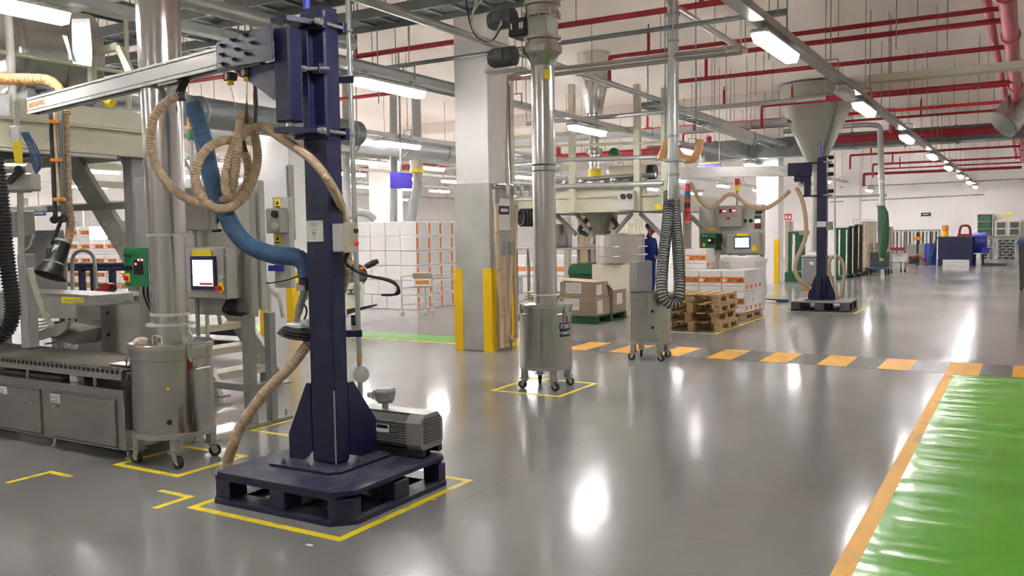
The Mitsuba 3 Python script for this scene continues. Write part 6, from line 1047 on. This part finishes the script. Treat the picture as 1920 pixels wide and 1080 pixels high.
def round_duct(name, lb, pts, r, c='galv', bands=True, cat='duct', n=20):
    t = thing(name, lb, cat); w = spl(pts, 8) if len(pts) > 2 else np.array(pts, float); part(t, 'casing', tube(w, r, n), c, 40)
    for p in (w[int(len(w)*.2)], w[min(len(w)-1, int(len(w)*.8))]):
        if p[1] < 47: part(t, 'hanger', cyl((p[0], p[1], p[2]+r*.9), (p[0], p[1], CZ), .008, 6), 'mgrey')
    if bands:
        L = np.linalg.norm(w[-1]-w[0])
        for s in np.linspace(.06, .94, max(2, int(L/1.5))):
            k = s*(len(w)-1); i = int(k); p = w[i]*(1-(k-i))+w[min(i+1, len(w)-1)]*(k-i); d = (w[-1]-w[0])/L if len(w) == 2 else (w[min(i+1, len(w)-1)]-w[i-1 if i else 0]); d = d/np.linalg.norm(d); part(t, 'band', cyl(p-d*.02, p+d*.02, r*1.05, n), 'mgrey', 40)
    return t
round_duct('round_duct', 'large pale round duct running along the hall left of the square pillar', [(-11.6, 8, 3.47), (-11.6, 22, 3.47)], .23)
round_duct('round_duct', 'dark grey round duct above the blue lift hose', [(-9.3, 7.6, 3.22), (-9.3, 10.9, 3.22)], .20, 'duct')
round_duct('round_duct', 'bright steel round duct bending at the edge of the aisle below the red mains', [dp(1880, 235, 20), dp(1888, 228, 20), dp(1898, 212, 20), dp(1915, 195, 20), dp(1960, 175, 20), dp(2010, 165, 20)], .33, 'steel')
round_duct('service_pipe', 'dark green-grey service pipe crossing in front of the square pillar', [(-9.3, 9.6, 3.88), (-2.25, 9.6, 3.9)], .028, 'duct', False, 'pipe', 12)
round_duct('service_pipe', 'thick steel pipe passing behind the tall feed pipe', [(-5.9, 10.32, 3.7), (-2.95, 10.32, 3.7)], .06, 'steel', True, 'pipe', 14)
round_duct('service_pipe', 'bright aluminium pipe running away beside the pale extraction pipe', [(-3.76, 10.36, 4.3), (-3.76, 13.4, 4.3)], .045, 'steel_bright', False, 'pipe', 12)
round_duct('service_pipe', 'grey conduit pipe running along above the navy crane', [(-6.35, 3.2, 3.66), (-6.35, 7.4, 3.66)], .075, 'galv', False, 'pipe', 14)
round_duct('service_pipe', 'pale pipe sloping under the ceiling above the sifter', [dp(96, 30, 8), dp(250, -10, 8)], .03, 'lgrey', False, 'pipe', 10)
round_duct('service_pipe', 'slim steel pipe over the far control panel', [(-8.5, 15, 3.72), (-2.9, 15, 3.72)], .04, 'galv', False, 'pipe', 10)
round_duct('service_pipe', 'thin grey pipe along the far wall, upper of two', [(-8.5, 47.97, 3.7), (3, 47.97, 3.8)], .03, 'mgrey', False, 'pipe', 8)
round_duct('service_pipe', 'thin grey pipe along the far wall, lower of two', [(-9, 47.97, 2.95), (-1.9, 47.97, 3.1)], .03, 'mgrey', False, 'pipe', 8)
round_duct('flexible_duct', 'pale ribbed flexible duct above the far control panel', [dp(1318, 226, 19), dp(1335, 234, 19), dp(1355, 240, 19), dp(1375, 246, 19), dp(1400, 258, 19), dp(1418, 262, 19)], .13, 'lgrey')
round_duct('orange_loop_hose', 'tan looped hose hanging beside the pale extraction pipe', [dp(1240, 300, 13), dp(1244, 285, 13), dp(1256, 262, 13), dp(1270, 285, 13), dp(1282, 297, 13), dp(1298, 298, 13), dp(1308, 285, 13), dp(1313, 262, 13)], .06, 'orange_hose', False, 'hose', 12)
round_duct('trunk_conduit', 'long grey conduit rising above the square pillar lamp row', [(-5.9, 3, 4.0), (-5.95, 20, 4.0)], .05, 'galv', False, 'conduit', 10)
t = thing('unlit_lamp', 'unlit clear emergency lamp on the aisle lamp row', 'lamp'); p = dp(1572, 163, 12.0)
part(t, 'housing', mv(box(-.07, .07, -.35, .35, -.0, .09, .02), (-2.2, p[1], 3.43)), 'lgrey'); part(t, 'cover', mv(box(-.09, .09, -.4, .4, -.05, -.001, .02), (-2.2, p[1], 3.43)), 'film')
for i, (x, y) in enumerate([(-3.3, 9.0), (-5.2, 9.3), (-8.6, 10.6), (-7.9, 13), (-3.1, 12.2), (-2.9, 15.4), (-1.6, 13), (-1.2, 16), (-.9, 19.5), (-1.5, 22), (-2.6, 19), (-1.1, 14.6), (-2.4, 16.2), (-3.4, 17.6), (-4.6, 15.2), (-5, 18.6), (-1.9, 20.4), (-.8, 24.5), (-2.2, 26.5), (-1.3, 28), (-3, 27.5), (-4.2, 25.5)]):
    z = (3.9, 4.25, 4.0, 4.4)[i % 4] if i > 3 else 3.6
    obj('drop_rod', cyl((x, y, z), (x, y, CZ), .008, 6), 'mgrey', 'thin threaded rod hanging from the ceiling slab', 'rod', 'threaded rods under the ceiling')
t = thing('stack_light', 'small orange and green stack light between the steel chute pipe and the blue lift hose', 'signal light'); e = lambda x, y: dp(x, y, 7.4)
part(t, 'orange_lens', cyl(e(358, 222), e(358, 244), .032, 14), 'orange', 40); part(t, 'green_lens', cyl(e(358, 244), e(358, 262), .032, 14), 'green_box', 40); q = e(358, 262); part(t, 'pole', cyl(q, (q[0], q[1], 2.0), .02, 10), 'lgrey', 40); part(t, 'stand', cyl((q[0], q[1], 2.0), (q[0], q[1], 0), .018, 10), 'mgrey', 40)
